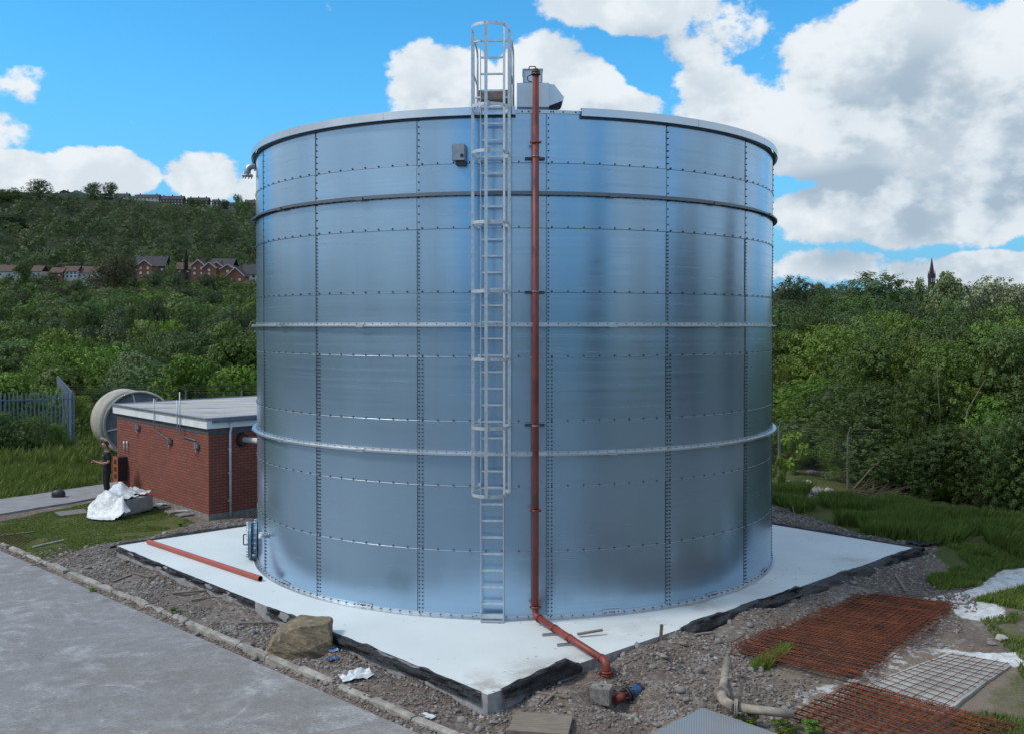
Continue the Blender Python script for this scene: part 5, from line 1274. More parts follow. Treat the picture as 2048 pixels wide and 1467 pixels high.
# ------------------------------------------------------------------ brick building
def building():
    A = gp(418,1039); B = gp(235,980); A = Vector((A.x, A.y, 0)); B = Vector((B.x, B.y, 0))
    u = (B-A); Lu = u.length; u.normalize(); v = Vector((-u.y, u.x, 0)); v = v if v.x > 0 else -v; Lv = 7.2
    z = lambda py: at(417, py, A.y).z
    zb, zf0, zf1 = z(869), z(856), z(840)
    G = empty('brick_building', (0,0,0), label='low flat roofed red brick building with white fascia left of the tank', cat='building')
    P = [A, B, B+v*Lv, A+v*Lv]
    def wall(z0, z1, off, name, mat, parent):
        me = bpy.data.meshes.new(name); Q = [A-u*off-v*off, B+u*off-v*off, B+u*off+v*(Lv+off), A-u*off+v*(Lv+off)]
        vs = [(q.x, q.y, z0) for q in Q]+[(q.x, q.y, z1) for q in Q]; fs = [(i, (i+1) % 4, (i+1) % 4+4, i+4) for i in range(4)]+[(4,5,6,7),(3,2,1,0)]
        me.from_pydata(vs, [], fs); uv = me.uv_layers.new(name='uv'); Ls = [Lu, Lv, Lu, Lv]
        for i in range(4):
            for k, (a, b) in enumerate(((0, z0), (Ls[i], z0), (Ls[i], z1), (0, z1))): uv.data[i*4+k].uv = (a+i*.11, b)
        o = link_mesh(name, me, mat, parent); return o
    wall(-.3, zb, 0, 'wall', M_['brick'], G); wall(-.3, .16, .012, 'plinth', M_['concblock'], G); wall(zb, zf0+.02, .008, 'dark_band', M_['fasciad'], G)
    wall(zf0, zf1, .10, 'fascia', M_['white'], G); r = wall(zf1, zf1+.055, .13, 'roof', M_['felt'], G)
    wall(zf1+.0, zf1+.0551, .135, 'roof_edge', M_['alu'], r) if False else None
    mb = MB(); h = zf1+.055
    Q = [A-u*.13-v*.13, B+u*.13-v*.13, B+u*.13+v*(Lv+.13), A-u*.13+v*(Lv+.13)]
    for i in range(4): mb.bar(Q[i]+Vector((0,0,h+.012)), Q[(i+1) % 4]+Vector((0,0,h+.012)), .07, .03)
    mb.build('roof_trim', M_['alu'], r)
    # gutter and downpipe on the right face
    g0 = A-u*.17+v*.05; mb = MB(); mb.bar(g0+Vector((0,0,zf1-.03)), g0+v*(Lv-.2)+Vector((0,0,zf1-.03)), .10, .07); gt = mb.build('gutter', M_['gutter'], G)
    dp = A-u*.10+v*.62; mb = MB(); mb.tube(smooth_path([dp-u*.07+Vector((0,0,zf1-.06)), dp-u*.07+Vector((0,0,zf0-.02)), dp+Vector((0,0,zf0-.16)), dp+Vector((0,0,.02))], .06), .034, 12); d = mb.build('downpipe', M_['greypipe'], G)
    for zz in (.5, 1.3, 2.0): mb = MB(); mb.box(dp+u*.03+Vector((0,0,zz)), (.09,.09,.03), rz=R(45)); mb.build('pipe_clip', M_['greypipe'], d)
    nl = -v     # outward normal of the left (long) face is -v ; of the right face -u
    def on(px, py):   # point on the long wall under a photo pixel
        dd = ray(px, py); t = ((A-camo.location).dot(v))/dd.dot(v); return camo.location+dd*t
    # poles on the wall
    for px, y0, y1, n in ((317,796,853,1),(369,783,862,2)):
        for k in range(n):
            p = on(px-k*2, y1); q = on(px, y0); base = p+nl*.14; mb = MB(); top = Vector((base.x, base.y, at(px, y0, base.y).z-(.25 if k else 0)))
            e = on(px+24, 880); mb.tube([top+Vector((k*-.05,0,0)), base+Vector((k*-.05,0,0)), p+nl*.03+Vector((0,0,-.15)), e+nl*.03], .017, 8); mb.build('mast_pipe', M_['galvd'], G)
    for px, py, s in ((341,880,.16),(395,890,.18),(277,853,.13)):
        c = on(px, py)+nl*.05; mb = MB(); mb.box(c, (.10,.08,.20), rz=math.atan2(u.y, u.x)); mb.box(c+u*-.10, (.10,.06,.13), rz=math.atan2(u.y, u.x)); mb.cyl(c+Vector((0,0,-.1)), c+Vector((0,0,-.3)), .015, 8); mb.build('wall_bracket', M_['galvd'], G)
    for px in (251,257):
        a, b = on(px, 881)+nl*.05, on(px, 903)+nl*.05; mb = MB(); b.x, b.y = a.x, a.y; mb.cyl(a, b, .018, 8); mb.cyl(a, a-Vector((0,0,.12)), .032, 8); mb.build('white_conduit', M_['white'], G)
    # cabinet
    a = on(248, 935); c = a+nl*.16-u*.1; zt, zb_ = at(248,912,c.y).z, at(248,960,c.y).z; rz = math.atan2(u.y, u.x); W = .40
    mb = MB(); mb.box(Vector((c.x, c.y, (zt+zb_)/2)), (W, .30, zt-zb_), rz=rz); o = mb.build('equipment_cabinet', M_['black']); tag(o, 'red orange and black cabinet hung on the brick wall beside the person', 'cabinet')
    cf = Vector((c.x, c.y, (zt+zb_)/2))+nl*.158; mb = MB(); mb.box(cf, (W+.01, .016, zt-zb_+.01), rz=rz); f = mb.build('cabinet_door', M_['orange'], o)
    for k in (-1, 0, 1): mb = MB(); mb.box(cf+nl*.010+Vector((0,0,k*(zt-zb_)*.3)), (.20, .010, (zt-zb_)*.18), rz=rz); mb.build('door_window', M_['dark'], f)
    # pipe to the tank
    def onr(px, py):
        dd = ray(px, py); t = ((A-camo.location).dot(u))/dd.dot(u); return camo.location+dd*t
    s = onr(484, 878); e = Vector((TX, TY, s.z)); d = (e-s); d.z = 0; d.normalize(); T_ = empty('inlet_pipe', (0,0,0), label='flanged grey inlet pipe joining the brick building to the tank', cat='pipe')
    L = (Vector((TX,TY,s.z))-s).length-TR; L = max(.5, L)
    mb = MB(); mb.cyl(s, s+d*(L+.05), .085, 16); mb.build('pipe_body', M_['greypipe'], T_)
    mb = MB(); mb.cyl(s+d*.02, s+d*.05, .17, 18); mb.cyl(s+d*.06, s+d*.09, .17, 18); mb.build('rusty_flange', M_['rustd'], T_)
    mb = MB(); mb.cyl(s-d*.01, s+d*.012, .22, 18); mb.build('wall_collar', M_['dark'], T_)
    return A, B, u, v
BA, BB, BU, BV = building()
# ------------------------------------------------------------------ old cylinder vessel behind the building
def vessel():
    Y = 38.0; c = at(279, 847, Y); d = Vector((.33, -.94, 0)).normalized(); n = 40; Rr = 1.28
    m, nt, b = mat_new('stained_fibreglass'); v = coords(nt, (1,1,.35)); nn = noise(nt, v, 1.4, 8, .65)
    col = mixc(nt, mapr(nt, nn, .35, .65), (.44,.43,.40), (.27,.25,.20)); col = mixc(nt, mapr(nt, noise(nt, coords(nt), 4, 6, .7), .5, .75, 0, .6), col, (.13,.125,.09)); nt.links.new(col, b.inputs['Base Color']); b.inputs['Roughness'].default_value = .7; bump(nt, b, nn, .2, .02)
    V = empty('round_vessel', (0,0,0), label='big stained grey cylindrical vessel lying behind the brick building', cat='vessel')
    back = c-d*2.0-Vector((.75,0,0)); x = Vector((-d.y, d.x, 0)); 
    pts = [c, c-d*.5, back, back-d*.35]; mb = MB(); mb.tube([c, c-d*.02, back, back-d*.35], [Rr*.99, Rr, Rr*1.0, Rr*.7], n, caps=False); mb.build('body', m, V)
    mb = MB(); mb.cyl(c-d*.10, c-d*.08, Rr*.97, n); e = mb.build('end_panel', M_['endp'], V)
    mb = MB(); mb.tube([c+d*.03+(x*math.cos(q)+Vector((0,0,math.sin(q))))*Rr for q in [i*math.pi/24 for i in range(49)]], .05, 8, caps=False); mb.build('end_ring', m, V)
    for k in range(8):
        q = k*math.pi/4+.2; o = x*math.cos(q)+Vector((0,0,math.sin(q))); mb = MB(); mb.bar(c-d*.05+o*.25, c-d*.05+o*Rr*.95, .06, .05, up=d); mb.build('end_rib', M_['greypipe'], e)
    mb = MB(); mb.cyl(c-d*.06, c-d*.02, .28, 20); mb.build('end_hub', M_['endp'], e)
    q = at(225, 903, 36.5); mb = MB(); mb.tube(smooth_path([at(202,876,36.6), at(214,880,36.6), q+Vector((0,0,.1)), q+Vector((.3,.2,-.1))], .15), .06, 12); o = mb.build('bent_pipe', M_['pipeold']); tag(o, 'bent pale pipe under the round vessel behind the person', 'pipe')
M_['endp'] = simple('blue_grey_end_panel', (.16,.20,.24), (.11,.14,.17), .6, 0, 4, 5, .2)
vessel()
# ------------------------------------------------------------------ wrapped pallet
def pallet():
    z = 0.03; F0 = gp(247,1033,z); Rr = gp(306,1018,z); L0 = gp(205,1019,z); 
    u = (Rr-F0); lu = u.length; u.normalize(); v = Vector((-u.y, u.x, 0)); v = v if v.dot(L0-F0) > 0 else -v; lv = .95; H = .40
    W = empty('wrapped_pallet', (0,0,0), label='grey stack wrapped in torn white film on the lawn by the brick wall', cat='wrapped stack')
    c = F0+u*lu/2+v*lv/2; rz = math.atan2(u.y, u.x)
    mb = MB(); mb.box((c.x, c.y, z+H/2+.05), (lu, lv, H), rz=rz); mb.box((c.x, c.y, z+.03), (lu*.98, lv*.9, .06), rz=rz); mb.build('stack', M_['wrapgrey'], W)
    # draped film: grid over the top that hangs down on the left side
    nx, ny = 44, 44; vs = []; fs = []
    for j in range(ny):
        for i in range(nx):
            a = -.62+ (.62+lu*1.25)*i/(nx-1); b = -.30+(lv+.7)*j/(ny-1)
            inside = max(0, max(-a, 0)-.02, b-lv, -b)
            s_ = float(fbm(a*1.6, b*1.6, 1.5, 4, 5)); cr = .6*abs(float(fbm(a*3, b*3, 1.6, 3, 7)))
            h = H+.075+.42*math.exp(-((a+.25)/.32)**2-((b-.55)/.35)**2)+.22*math.exp(-((a-.75)/.5)**2-((b-.8)/.3)**2)+.30*max(0, s_)*.5+cr*.12
            fall = min(1, max(0, inside)/.45); h = h*(1-fall**.8)+.02*(fall)+cr*.12*(fall < .98)
            if a > .15 and b < .0: h = max(.02, h*.2) if b < -.05 else h
            p = F0+u*a+v*b; vs.append((p.x, p.y, z+max(.02, h)))
    for j in range(ny-1):
        for i in range(nx-1):
            a = -.62+(.62+lu*1.25)*(i+.5)/(nx-1); b = -.30+(lv+.7)*(j+.5)/(ny-1)
            if a > .0 and b < .06: continue
            if a > lu*.45 and b < .22 and float(fbm(a*2, 0, 2, 3, 3)) > -.05: continue
            if float(fbm(a*1.2, b*1.2, 1, 3, 12)) > .33 and (a < -.8 or b > lv+.4): continue
            if ((a+.1)/.52)**2+((b-.40)/.7)**2 > 1.0 and a < -.1: continue
            q = j*nx+i; fs.append((q, q+1, q+nx+1, q+nx))
    mb = MB(); mb.add(vs, fs, True); mb.build('film', M_['plasticwrap'], W)
    scrap(318,1012,.9,.5,'plasticwrap','loose white film trailing from the wrapped stack along the wall',9,.02)
pallet()
def bag():
    g = place_on(gp(117,996)); P = []; rd = random.Random(2)
    mb = MB(); mb.tube([(0,0,0),(0,0,.03),(0,0,.16),(0,0,.24),(0,0,.28)], [.15,.19,.19,.15,.06], 16); o = mb.build('bag', M_['black']); o.location = g+Vector((0,0,.02)); o.scale = (1.15,.8,1); tag(o, 'small black bag left on the footpath', 'bag')
    mb = MB(); mb.tube(smooth_path([(-.08,0,.24),(-.07,0,.34),(.07,0,.34),(.08,0,.24)], .04), .012, 8); mb.build('handle', M_['black'], o)
    mb = MB(); mb.tube(smooth_path([(.14,-.05,.12),(.24,-.10,.03),(.34,-.05,.02)], .06), .012, 8); mb.build('strap', M_['black'], o)
bag()
# ------------------------------------------------------------------ person
def skin_mesh(name, verts, edges, sub=2, extra=None):
    me = bpy.data.meshes.new(name); me.from_pydata([v[0] for v in verts], edges, []); o = bpy.data.objects.new(name, me); COL.objects.link(o)
    m = o.modifiers.new('skin', 'SKIN'); m.use_smooth_shade = True
    for i, v in enumerate(verts):
        r = v[1]; r = (r, r) if not isinstance(r, tuple) else r; me.skin_vertices[0].data[i].radius = r
    me.skin_vertices[0].data[0].use_root = True
    s = o.modifiers.new('sub', 'SUBSURF'); s.levels = sub; s.render_levels = sub
    dg = bpy.context.evaluated_depsgraph_get(); dg.update(); new = bpy.data.meshes.new_from_object(o.evaluated_get(dg)); bpy.data.objects.remove(o); new.polygons.foreach_set('use_smooth', [True]*len(new.polygons)); return new
def person():
    g = place_on(gp(214,996)); g.z = max(g.z, .055); fwd = math.atan2(-.55, -.83); rz = fwd-math.pi/2
    E = empty('person', g, rz, 'man in dark t-shirt and black trousers looking down at a phone beside the brick wall', 'person')
    V = [((0,0,.95),(.09,.07)),((0,.0,1.10),(.11,.08)),((0,.0,1.28),(.145,.10)),((0,0,1.40),(.12,.085)),((0,.0,1.48),.055),((0,.035,1.54),.052),((0,.06,1.60),(.070,.080)),((0,.055,1.67),(.078,.092)),((0,.05,1.73),(.055,.065))]
    Ed = [(i, i+1) for i in range(8)]
    def chain(start, pts): 
        prev = start
        for p in pts: V.append(p); Ed.append((prev, len(V)-1)); prev = len(V)-1
        return prev
    for s in (-1, 1):
        chain(3, [((s*.17,0,1.40),.058),((s*.215,-.01,1.27),.048),((s*.24,.0,1.12),.042),((s*.17,.16,1.10),.036),((s*.085,.28,1.14),.026),((s*.06,.325,1.16),(.034,.018)),((s*.045,.36,1.175),(.03,.014))])
        chain(0, [((s*.095,0,.86),.06),((s*.11,.01,.68),.055),((s*.12,.02,.50),.045),((s*.13,.0,.32),.045),((s*.14,-.02,.12),.036),((s*.15,-.01,.06),.036),((s*.17,.10,.035),.03)])
    me = skin_mesh('body', V, Ed); bm = bmesh.new(); bm.from_mesh(me)
    def add(mb):
        t = bpy.data.meshes.new('t'); t.from_pydata(mb.v, [], mb.f); bm.from_mesh(t); bpy.data.meshes.remove(t)
    mb = MB()
    for s in (-1, 1):     # fingers curled round the phone, thumb on top
        b = Vector((s*.045,.36,1.175))
        for k in range(4):
            o = Vector((0, .008*k-.012, .012-.012*k)); l = (.8, 1, .95, .75)[k]
            mb.tube([b+o+Vector((s*.012,.0,-.004)), b+o+Vector((s*.004,.030*l,-.012)), b+o+Vector((-s*.022,.042*l,-.018)), b+o+Vector((-s*.040,.036*l,-.012))], [.009,.0088,.008,.006], 7)
        mb.tube([b+Vector((s*.014,-.03,.012)), b+Vector((s*.0,-.005,.030)), b+Vector((-s*.018,.018,.030))], [.011,.010,.007], 7)
    # nose, ears
    mb.tube([(0,.145,1.665),(0,.162,1.64),(0,.150,1.628)], [.008,.013,.010], 7)
    for s in (-1, 1): mb.tube([(s*.076,.04,1.675),(s*.085,.035,1.655),(s*.078,.042,1.63)], [.010,.014,.008], 7)
    add(mb); bm.to_mesh(me); bm.free(); link_mesh('body', me, M_['skin'], E)
    # tilt of the head comes from the chain; t-shirt
    E.scale = (1.14, 1.14, 1.02)
    V = [((0,.0,.84),(.165,.125)),((0,.0,.97),(.16,.12)),((0,.0,1.10),(.15,.115)),((0,.0,1.28),(.165,.122)),((0,.0,1.39),(.14,.10)),((0,.0,1.45),(.075,.07))]; Ed = [(0,1),(1,2),(2,3),(3,4),(4,5)]
    for s in (-1, 1): V += [((s*.17,0,1.395),.076),((s*.215,-.01,1.27),.068),((s*.232,-.005,1.18),.064)]; n = len(V); Ed += [(4, n-3), (n-3, n-2), (n-2, n-1)]
    link_mesh('t_shirt', skin_mesh('t_shirt', V, Ed), M_['tee'], E)
    mb = MB(); mb.box((-.075,.128,1.335), (.07,.004,.018)); mb.build('shirt_mark', M_['white'], E)
    V = [((0,0,.95),(.15,.115)),((0,0,.88),(.14,.115))]; Ed = [(0,1)]
    for s in (-1, 1): V += [((s*.095,0,.80),.10),((s*.115,.01,.64),.085),((s*.125,.02,.48),.072),((s*.13,.0,.30),.066),((s*.14,-.02,.12),.058),((s*.142,-.018,.07),.06)]; n = len(V); Ed += [(1, n-6)]+[(n-6+i, n-5+i) for i in range(5)]
    link_mesh('trousers', skin_mesh('trousers', V, Ed), M_['trouser'], E)
    for s in (-1, 1):
        V = [((s*.143,-.05,.045),(.045,.042)),((s*.148,.02,.05),(.048,.045)),((s*.16,.10,.04),(.048,.034)),((s*.17,.18,.032),(.036,.026))]; link_mesh('shoe', skin_mesh('shoe', V, [(0,1),(1,2),(2,3)]), M_['shoe'], E)
    V = [((0,-.005,1.62),(.070,.05)),((0,-.01,1.69),(.084,.078)),((0,.03,1.745),(.08,.075)),((0,.095,1.755),(.066,.045))]; link_mesh('hair', skin_mesh('hair', V, [(0,1),(1,2),(2,3)]), M_['hair'], E)
    V = [((-.055,.10,1.585),.022),((0,.132,1.572),.026),((.055,.10,1.585),.022)]; link_mesh('beard', skin_mesh('beard', V, [(0,1),(1,2)]), M_['hair'], E)
    mb = MB(); mb.box((-.032,.148,1.67), (.045,.012,.026)); mb.box((.032,.148,1.67), (.045,.012,.026)); mb.box((0,.150,1.677), (.03,.006,.006)); mb.bar((-.056,.146,1.672),(-.082,.05,1.672),.004,.006); mb.bar((.056,.146,1.672),(.082,.05,1.672),.004,.006); mb.build('sunglasses', M_['black'], E)
    mb = MB(); mb.box((0,.018,1.598), (.036,.006,.010)) if False else None
    p = E.matrix_world if False else None
    M3 = Matrix.Rotation(rz, 3, 'Z'); mb = MB(); mb.box((0,0,0), (.15,.078,.010), M=Matrix.Rotation(rz, 3, 'Z') @ Matrix.Rotation(R(28), 3, 'X')); o = mb.build('phone', M_['black']); o.location = g+M3 @ Vector((0,.385*1.14,1.185*1.02)); tag(o, 'dark phone held in both hands by the standing man', 'phone')
person()
# ------------------------------------------------------------------ fences
def palisade():
    E = empty('palisade_fence', (0,0,0), label='blue grey steel palisade fence turning a corner in the left meadow', cat='fence')
    C_ = at(144, 781, 43); zt = C_.z; C_ = Vector((C_.x, C_.y, 0)); Lft = Vector((at(0,786,42).x, 42.0, 0)); d = (Lft-C_).normalized(); Bk = Vector((at(98,779,56).x, 57.0, 0))
    for P0, P1, sp in ((C_, C_+d*9.5, .168), (C_, Bk, .168)):
        dd = (P1-P0); L = dd.length; dd.normalize(); n = int(L/sp); bay = 16; nn = Vector((dd.y, -dd.x, 0)); rz = math.atan2(dd.y, dd.x)
        for b in range(0, n, bay):
            mb = MB()
            for i in range(b, min(b+bay, n)):
                p = P0+dd*(i*sp); gz_ = gzs(p.x, p.y); h = zt-gz_; w = .035
                vs = [(-w,0,0),(0,.018,0),(w,0,0),(-w,0,h-.1),(0,.018,h-.04),(w,0,h-.1),(0,0,h)]
                R3 = Matrix.Rotation(rz, 3, 'Z'); mb.add([R3 @ Vector(q)+Vector((p.x, p.y, gz_)) for q in vs], [(0,1,4,3),(1,2,5,4),(3,4,6),(4,5,6)])
            mb.build('pales', M_['palis'], E)
        for zz in (.35, zt-.35): mb = MB(); mb.bar(P0+Vector((0,0,zz)), P1+Vector((0,0,zz)), .05, .05); mb.build('rail', M_['palis'], E)
        for k in range(int(L/2.7)+1): p = P0+dd*k*2.7; mb = MB(); mb.box((p.x+nn.x*.06, p.y+nn.y*.06, zt/2-.1), (.09,.09,zt), rz=rz); mb.build('post', M_['palis'], E)
palisade()
def chainlink(pts, H, label, post, sp=.11, r=.0022, barbs=3):
    E = empty('chain_link_fence', (0,0,0), label=label, cat='fence')
    for i in range(len(pts)-1):
        a, b = pts[i], pts[i+1]; a = Vector((a.x, a.y, gzs(a.x, a.y))); b = Vector((b.x, b.y, gzs(b.x, b.y))); L = (b-a).length; d = (b-a)/L; mb = MB(); n = int((L+H)/sp)
        for s in (0, 1):
            for k in range(n):
                t0 = k*sp-H if s == 0 else k*sp; x0, z0, x1, z1 = (t0, 0, t0+H, H) if s == 0 else (t0, 0, t0-H, H)
                def clip(x0, z0, x1, z1):
                    if x1 == x0: return None
                    pr = []
                    for (x, z, X, Z) in ((x0, z0, x1, z1), (x1, z1, x0, z0)):
                        if x < 0: f = (0-x)/(X-x); x, z = 0, z+(Z-z)*f
                        elif x > L: f = (L-x)/(X-x); x, z = L, z+(Z-z)*f
                        pr.append((x, z))
                    return pr if abs(pr[0][0]-pr[1][0]) > .02 and 0 <= min(pr[0][1], pr[1][1]) and max(pr[0][1], pr[1][1]) <= H+.01 else None
                c = clip(x0, z0, x1, z1)
                if c: mb.tube([a+d*c[0][0]+Vector((0,0,c[0][1]+s*.001)), a+d*c[1][0]+Vector((0,0,c[1][1]+s*.001))], r, 3, caps=False, smooth=False)
        mb.build('wire_mesh', M_['wire'], E)
        mb = MB(); mb.cyl(a+Vector((0,0,H)), b+Vector((0,0,H)), .006, 5)
        for k in range(barbs): mb.cyl(a+Vector((0,-.05*k,H+.12*(k+1))), b+Vector((0,-.05*k,H+.12*(k+1))), .0045, 5)
        mb.build('top_wires', M_['wire'], E)
    for p in pts: z = gzs(p.x, p.y); mb = MB(); mb.box((p.x, p.y, z+H/2+.05), (.075,.075,H+.1)); mb.bar((p.x, p.y, z+H+.08), (p.x, p.y-.2, z+H+.42), .045, .045); mb.build('post', M_['post'], E)
chainlink([gp(1420,955), gp(1558,962), gp(1696,976), gp(1860,985)], 1.75, 'chain link fence with concrete posts in the bushes right of the tank', 'post')
a = [Vector((at(px, 800, 49).x, 49+ (0 if px < 300 else .5), 0)) for px in (30,140,253,365,478,590)]
chainlink(a, 2.15, 'distant chain link fence behind the brick building and round vessel', 'post', .2, .004)
# ------------------------------------------------------------------ brush pile and pale stems
def brush():
    rd = random.Random(9); E = empty('brush_pile', (0,0,0), label='heap of dry cut branches under the thicket on the right bank', cat='brush pile')
    for k in range(46):
        a = gp(rd.uniform(1700,1790), rd.uniform(985,1010)); b = a+Vector((rd.uniform(.2,1.6), rd.uniform(-.3,.9), 0)); mb = MB(); z = gzs(a.x, a.y)
        m = (a+b)/2; mb.tube([Vector((a.x, a.y, z+rd.uniform(.02,.3))), Vector((m.x, m.y, z+rd.uniform(.1,.55))), Vector((b.x, b.y, z+rd.uniform(.1,.6)))], [.016,.011,.004], 5); mb.build('branch', M_['twig'], E)
    a = gp(1692,997); mb = MB(); mb.tube([Vector((a.x, a.y, .05)), Vector((a.x+1.0, a.y+.6, .85)), Vector((a.x+2.0, a.y+1.0, 1.55))], [.035,.028,.012], 7); o = mb.build('leaning_branch', M_['twig']); tag(o, 'long bare branch leaning from the bank into the thicket', 'branch')
    for px, y0, y1, lean, l in ((1880,830,700,-.12,'nearly straight pale stem standing bare in the thicket'),(1935,820,735,.62,'pale birch stem leaning to the right in the thicket')):
        Y = float(edge(px))+1.2; p0 = at(px, y0, Y); p1 = at(px+lean*60, y1+20, Y); mb = MB(); z = gzs(p0.x, Y); mb.tube([Vector((p0.x-lean*.6, Y, z)), p0, p1], [.03,.022,.006], 7); o = mb.build('bare_tree', M_['twig']); tag(o, l, 'tree')
brush()
# ------------------------------------------------------------------ houses
def house(name, x0, x1, yt, yb, Y, dep, wall, roof, label, win=0, gable=False, chim=1, roofk=.38, cat='house', white=None, zdown=4):
    A = at(x0, yb, Y); B = at(x1, yt, Y); w = B.x-A.x; h = B.z-A.z; cx = (A.x+B.x)/2; zb = A.z; hr = h*roofk; hw = h-hr
    E = empty(name, (cx, Y+dep/2, zb), 0, label, cat); mb = MB(); mb.box((0,0,(hw-zdown)/2), (w, dep, hw+zdown)); 
    if gable:
        mb.add([(-w/2,-dep/2,hw),(w/2,-dep/2,hw),(0,-dep/2,h-.15),(-w/2,dep/2,hw),(w/2,dep/2,hw),(0,dep/2,h-.15)], [(0,1,2),(5,4,3)])
    mb.build('wall', M_[wall], E); e = .35; mb = MB()
    if gable: vs = [(-w/2-e,-dep/2-e,hw-e*.6),(0,-dep/2-e,h),(w/2+e,-dep/2-e,hw-e*.6)]; vs += [(x, -y, z) for x, y, z in vs]; vs += [(x, y, z-.18) for x, y, z in vs]; mb.add(vs, [(0,1,4,3),(1,2,5,4),(6,9,10,7),(7,10,11,8),(0,6,7,1),(1,7,8,2),(3,4,10,9),(4,5,11,10),(0,3,9,6),(2,8,11,5)])
    else: vs = [(-w/2-e,-dep/2-e,hw-.1),(-w/2-e,0,h),(-w/2-e,dep/2+e,hw-.1)]; vs += [(-x, y, z) for x, y, z in vs]; vs += [(x, y, z-.18) for x, y, z in vs]; mb.add(vs, [(0,3,4,1),(1,4,5,2),(6,7,10,9),(7,8,11,10),(0,1,7,6),(1,2,8,7),(3,9,10,4),(4,10,11,5),(0,6,9,3),(2,5,11,8)])
    r = mb.build('roof', M_[roof], E, recalc=True)
    for k in range(chim):
        x = (-w*.36+k*w*.72/max(1, chim-1)) if chim > 1 else w*.3
        if gable: x = w*.12
        mb = MB(); mb.box((x, (0 if not gable else dep*.3), h+.2), (.9,.6,1.5)); mb.build('chimney', M_[wall if wall != 'render' else 'hdark'], r)
    if gable and white:
        mb = MB(); mb.bar((-w/2-e,-dep/2-e-.02,hw-e*.6-.15),(0,-dep/2-e-.02,h-.15),.08,.35); mb.bar((w/2+e,-dep/2-e-.02,hw-e*.6-.15),(0,-dep/2-e-.02,h-.15),.08,.35); mb.build('barge_board', M_['render'], r)
    rows = 2 if hw > 3.6 else 1
    for j in range(rows):
        for i in range(win):
            x = -w/2+w*(i+.5)/win; z = hw*(.28+.45*j) if rows == 2 else hw*.5
            mb = MB(); mb.box((x, -dep/2-.03, z), (min(1.1, w/win*.5), .06, min(1.2, hw*.28))); mb.build('window', M_['glass' if wall in ('render','hblue') else 'render'], E)
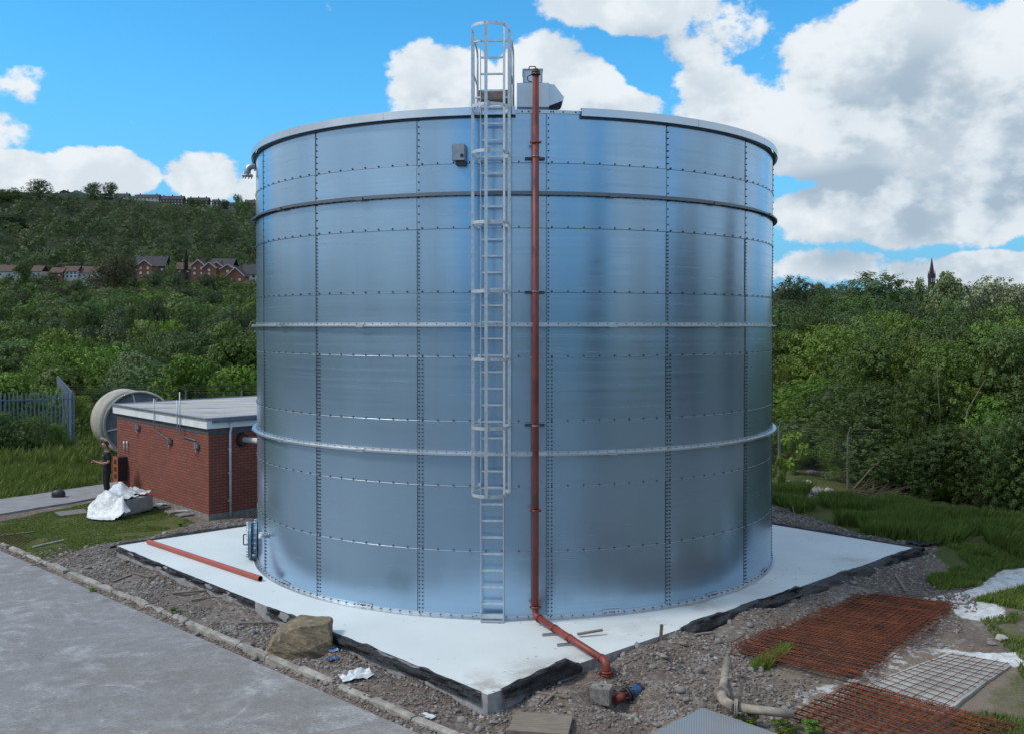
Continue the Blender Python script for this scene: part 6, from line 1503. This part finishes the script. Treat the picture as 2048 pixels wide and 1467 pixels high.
for a in (('house',119,137,380,390,850,7,'hdark','slate','dark gabled house at the left end of the ridge row',2,True),('house',142,165,381,392,850,7,'hblue','slate','pale steep roofed house on the ridge between the trees',2,True),
    ('house',229,256,386,402,850,7,'render','slate','white house directly under the ridge pine',2,False,1),('house',255,271,391,403,848,7,'render','browntile','low white house beside the long white terrace',2,False,1),
    ('terrace',271,317,388,407,850,8,'render','slate','long white terrace with dark roof on the ridge',6,False,2,.34),('terrace',318,366,391,411,850,8,'hdark','slate','long dark stone terrace with many pale windows on the ridge',8,False,3,.40),
    ('terrace',373,416,394,413,850,8,'hdark','slate','dark terrace half hidden by a tree on the ridge',6,False,3,.36),('house',423,437,398,413,850,7,'hdark','slate','narrow dark house right of the ridge terraces',2,False,1),('house',437,455,402,414,850,7,'hdark','slate','low dark house near the tank on the ridge',2,False,1),
    ('house',457,476,404,418,850,7,'hblue','slate','pale blue house on the ridge left of the last tree',2,False,1),('house',489,511,399,417,850,7,'hbrick','browntile','brown house on the ridge touching the tank edge',2,False,1),
    ('house',-60,26,529,556,475,8,'render','browntile','long brown roofed pale house at the left photo edge',5,False,1,.5),('house',62,82,530,555,475,8,'render','browntile','pale house with brown roof second from the left edge',2,False,1,.5),('house',99,124,534,556,473,8,'hbrick','browntile','brown house half hidden by a dark tree in the estate',2,False,1,.5),
    ('house',123,154,531,557,475,8,'render','browntile','white walled house with brown roof in the estate',4,False,1,.42),('house',154,193,532,556,477,8,'render','browntile','white and brown house left of the purple tree',4,False,1,.55),
    ('house',268,330,511,546,490,9,'hdark','slate','wide dark roofed house right of the purple tree',5,False,2,.6),('house',274,303,519,552,470,8,'hbrick','browntile','brick gable house in front of the wide dark roof',2,True,0,.35,'house',1),
    ('house',382,410,519,553,475,8,'hbrick','slate','brick gable house just right of the narrow conifer',2,True,1,.35,'house',1),('house',404,432,524,553,470,8,'hbrick','browntile','small brick gable house between two gables',1,True,0,.4,'house',1),
    ('house',418,448,523,556,476,8,'hbrick','slate','brick gable house left of the largest gable',2,True,1,.35,'house',1),('house',440,470,528,556,468,8,'hbrick','browntile','low brick gable beside the largest gabled house',1,True,0,.35,'house',1),
    ('house',420,466,516,536,496,9,'hdark','slate','grey blue roofed house behind the brick gables',2,False,1,.7),('house',453,488,534,580,450,9,'hbrick','slate','large brick gabled house with white barge boards beside the tank',2,True,1,.38,'house',1),('house',484,530,527,566,464,9,'render','slate','dark roofed white house partly behind the tank edge',3,False,2,.55),
    ('house',350,384,524,548,492,8,'hdark','browntile','low brown roof behind the narrow conifer',2,False,1,.6),
    ('house',1560,1577,576,590,480,8,'hbrick','browntile','brown roofed house just right of the tank in the far trees',2,False,1),('house',1630,1650,570,582,600,8,'render','slate','white far house on the right skyline',2,False,1),('house',1655,1672,576,590,560,8,'hbrick','slate','small far brick house below the skyline',2,False,1),('hall',1917,1945,572,592,520,10,'stonespire','slate','dark steep roofed hall right of the church spire',2,True,1,.55,'hall')):
    house(*a)
def church():
    Y = 600; b = at(1863, 590, Y); t = at(1863, 515, Y); s = at(1863, 553, Y); E = empty('church', (b.x, Y, b.z), 0, 'dark stone church with tall pointed spire on the right skyline', 'church')
    w = 10.5/F*Y; h1 = s.z-b.z; h2 = t.z-b.z; mb = MB(); mb.box((0,0,h1/2-3), (w, w, h1+6)); tw = mb.build('tower', M_['stonespire'], E)
    mb = MB(); mb.tube([(0,0,h1),(0,0,h2)], [w*.60, .12], 8, smooth=False); mb.build('spire', M_['stonespire'], E)
    for x in (-1, 1):
        for y in (-1, 1): mb = MB(); mb.tube([(x*w*.45, y*w*.45, h1-1),(x*w*.45, y*w*.45, h1+.8),(x*w*.45, y*w*.45, h1+4)], [.45,.4,.05], 6, smooth=False); mb.build('pinnacle', M_['stonespire'], tw)
    for x in (-.22, .22): mb = MB(); mb.box((w*x, -w/2-.05, h1-2.4), (.5,.12,2.6)); mb.build('belfry_opening', M_['render'], tw)
    mb = MB(); mb.box((12,3,h1*.12-2), (16,9,h1*.24+4)); mb.build('nave', M_['stonespire'], E)
    mb = MB(); z = h1*.24; mb.add([(4,-2,z),(20,-2,z),(20,8,z),(4,8,z),(4,3,z+5),(20,3,z+5)], [(0,1,5,4),(2,3,4,5),(0,4,3),(1,2,5)]); mb.build('nave_roof', M_['slate'], E)
church()
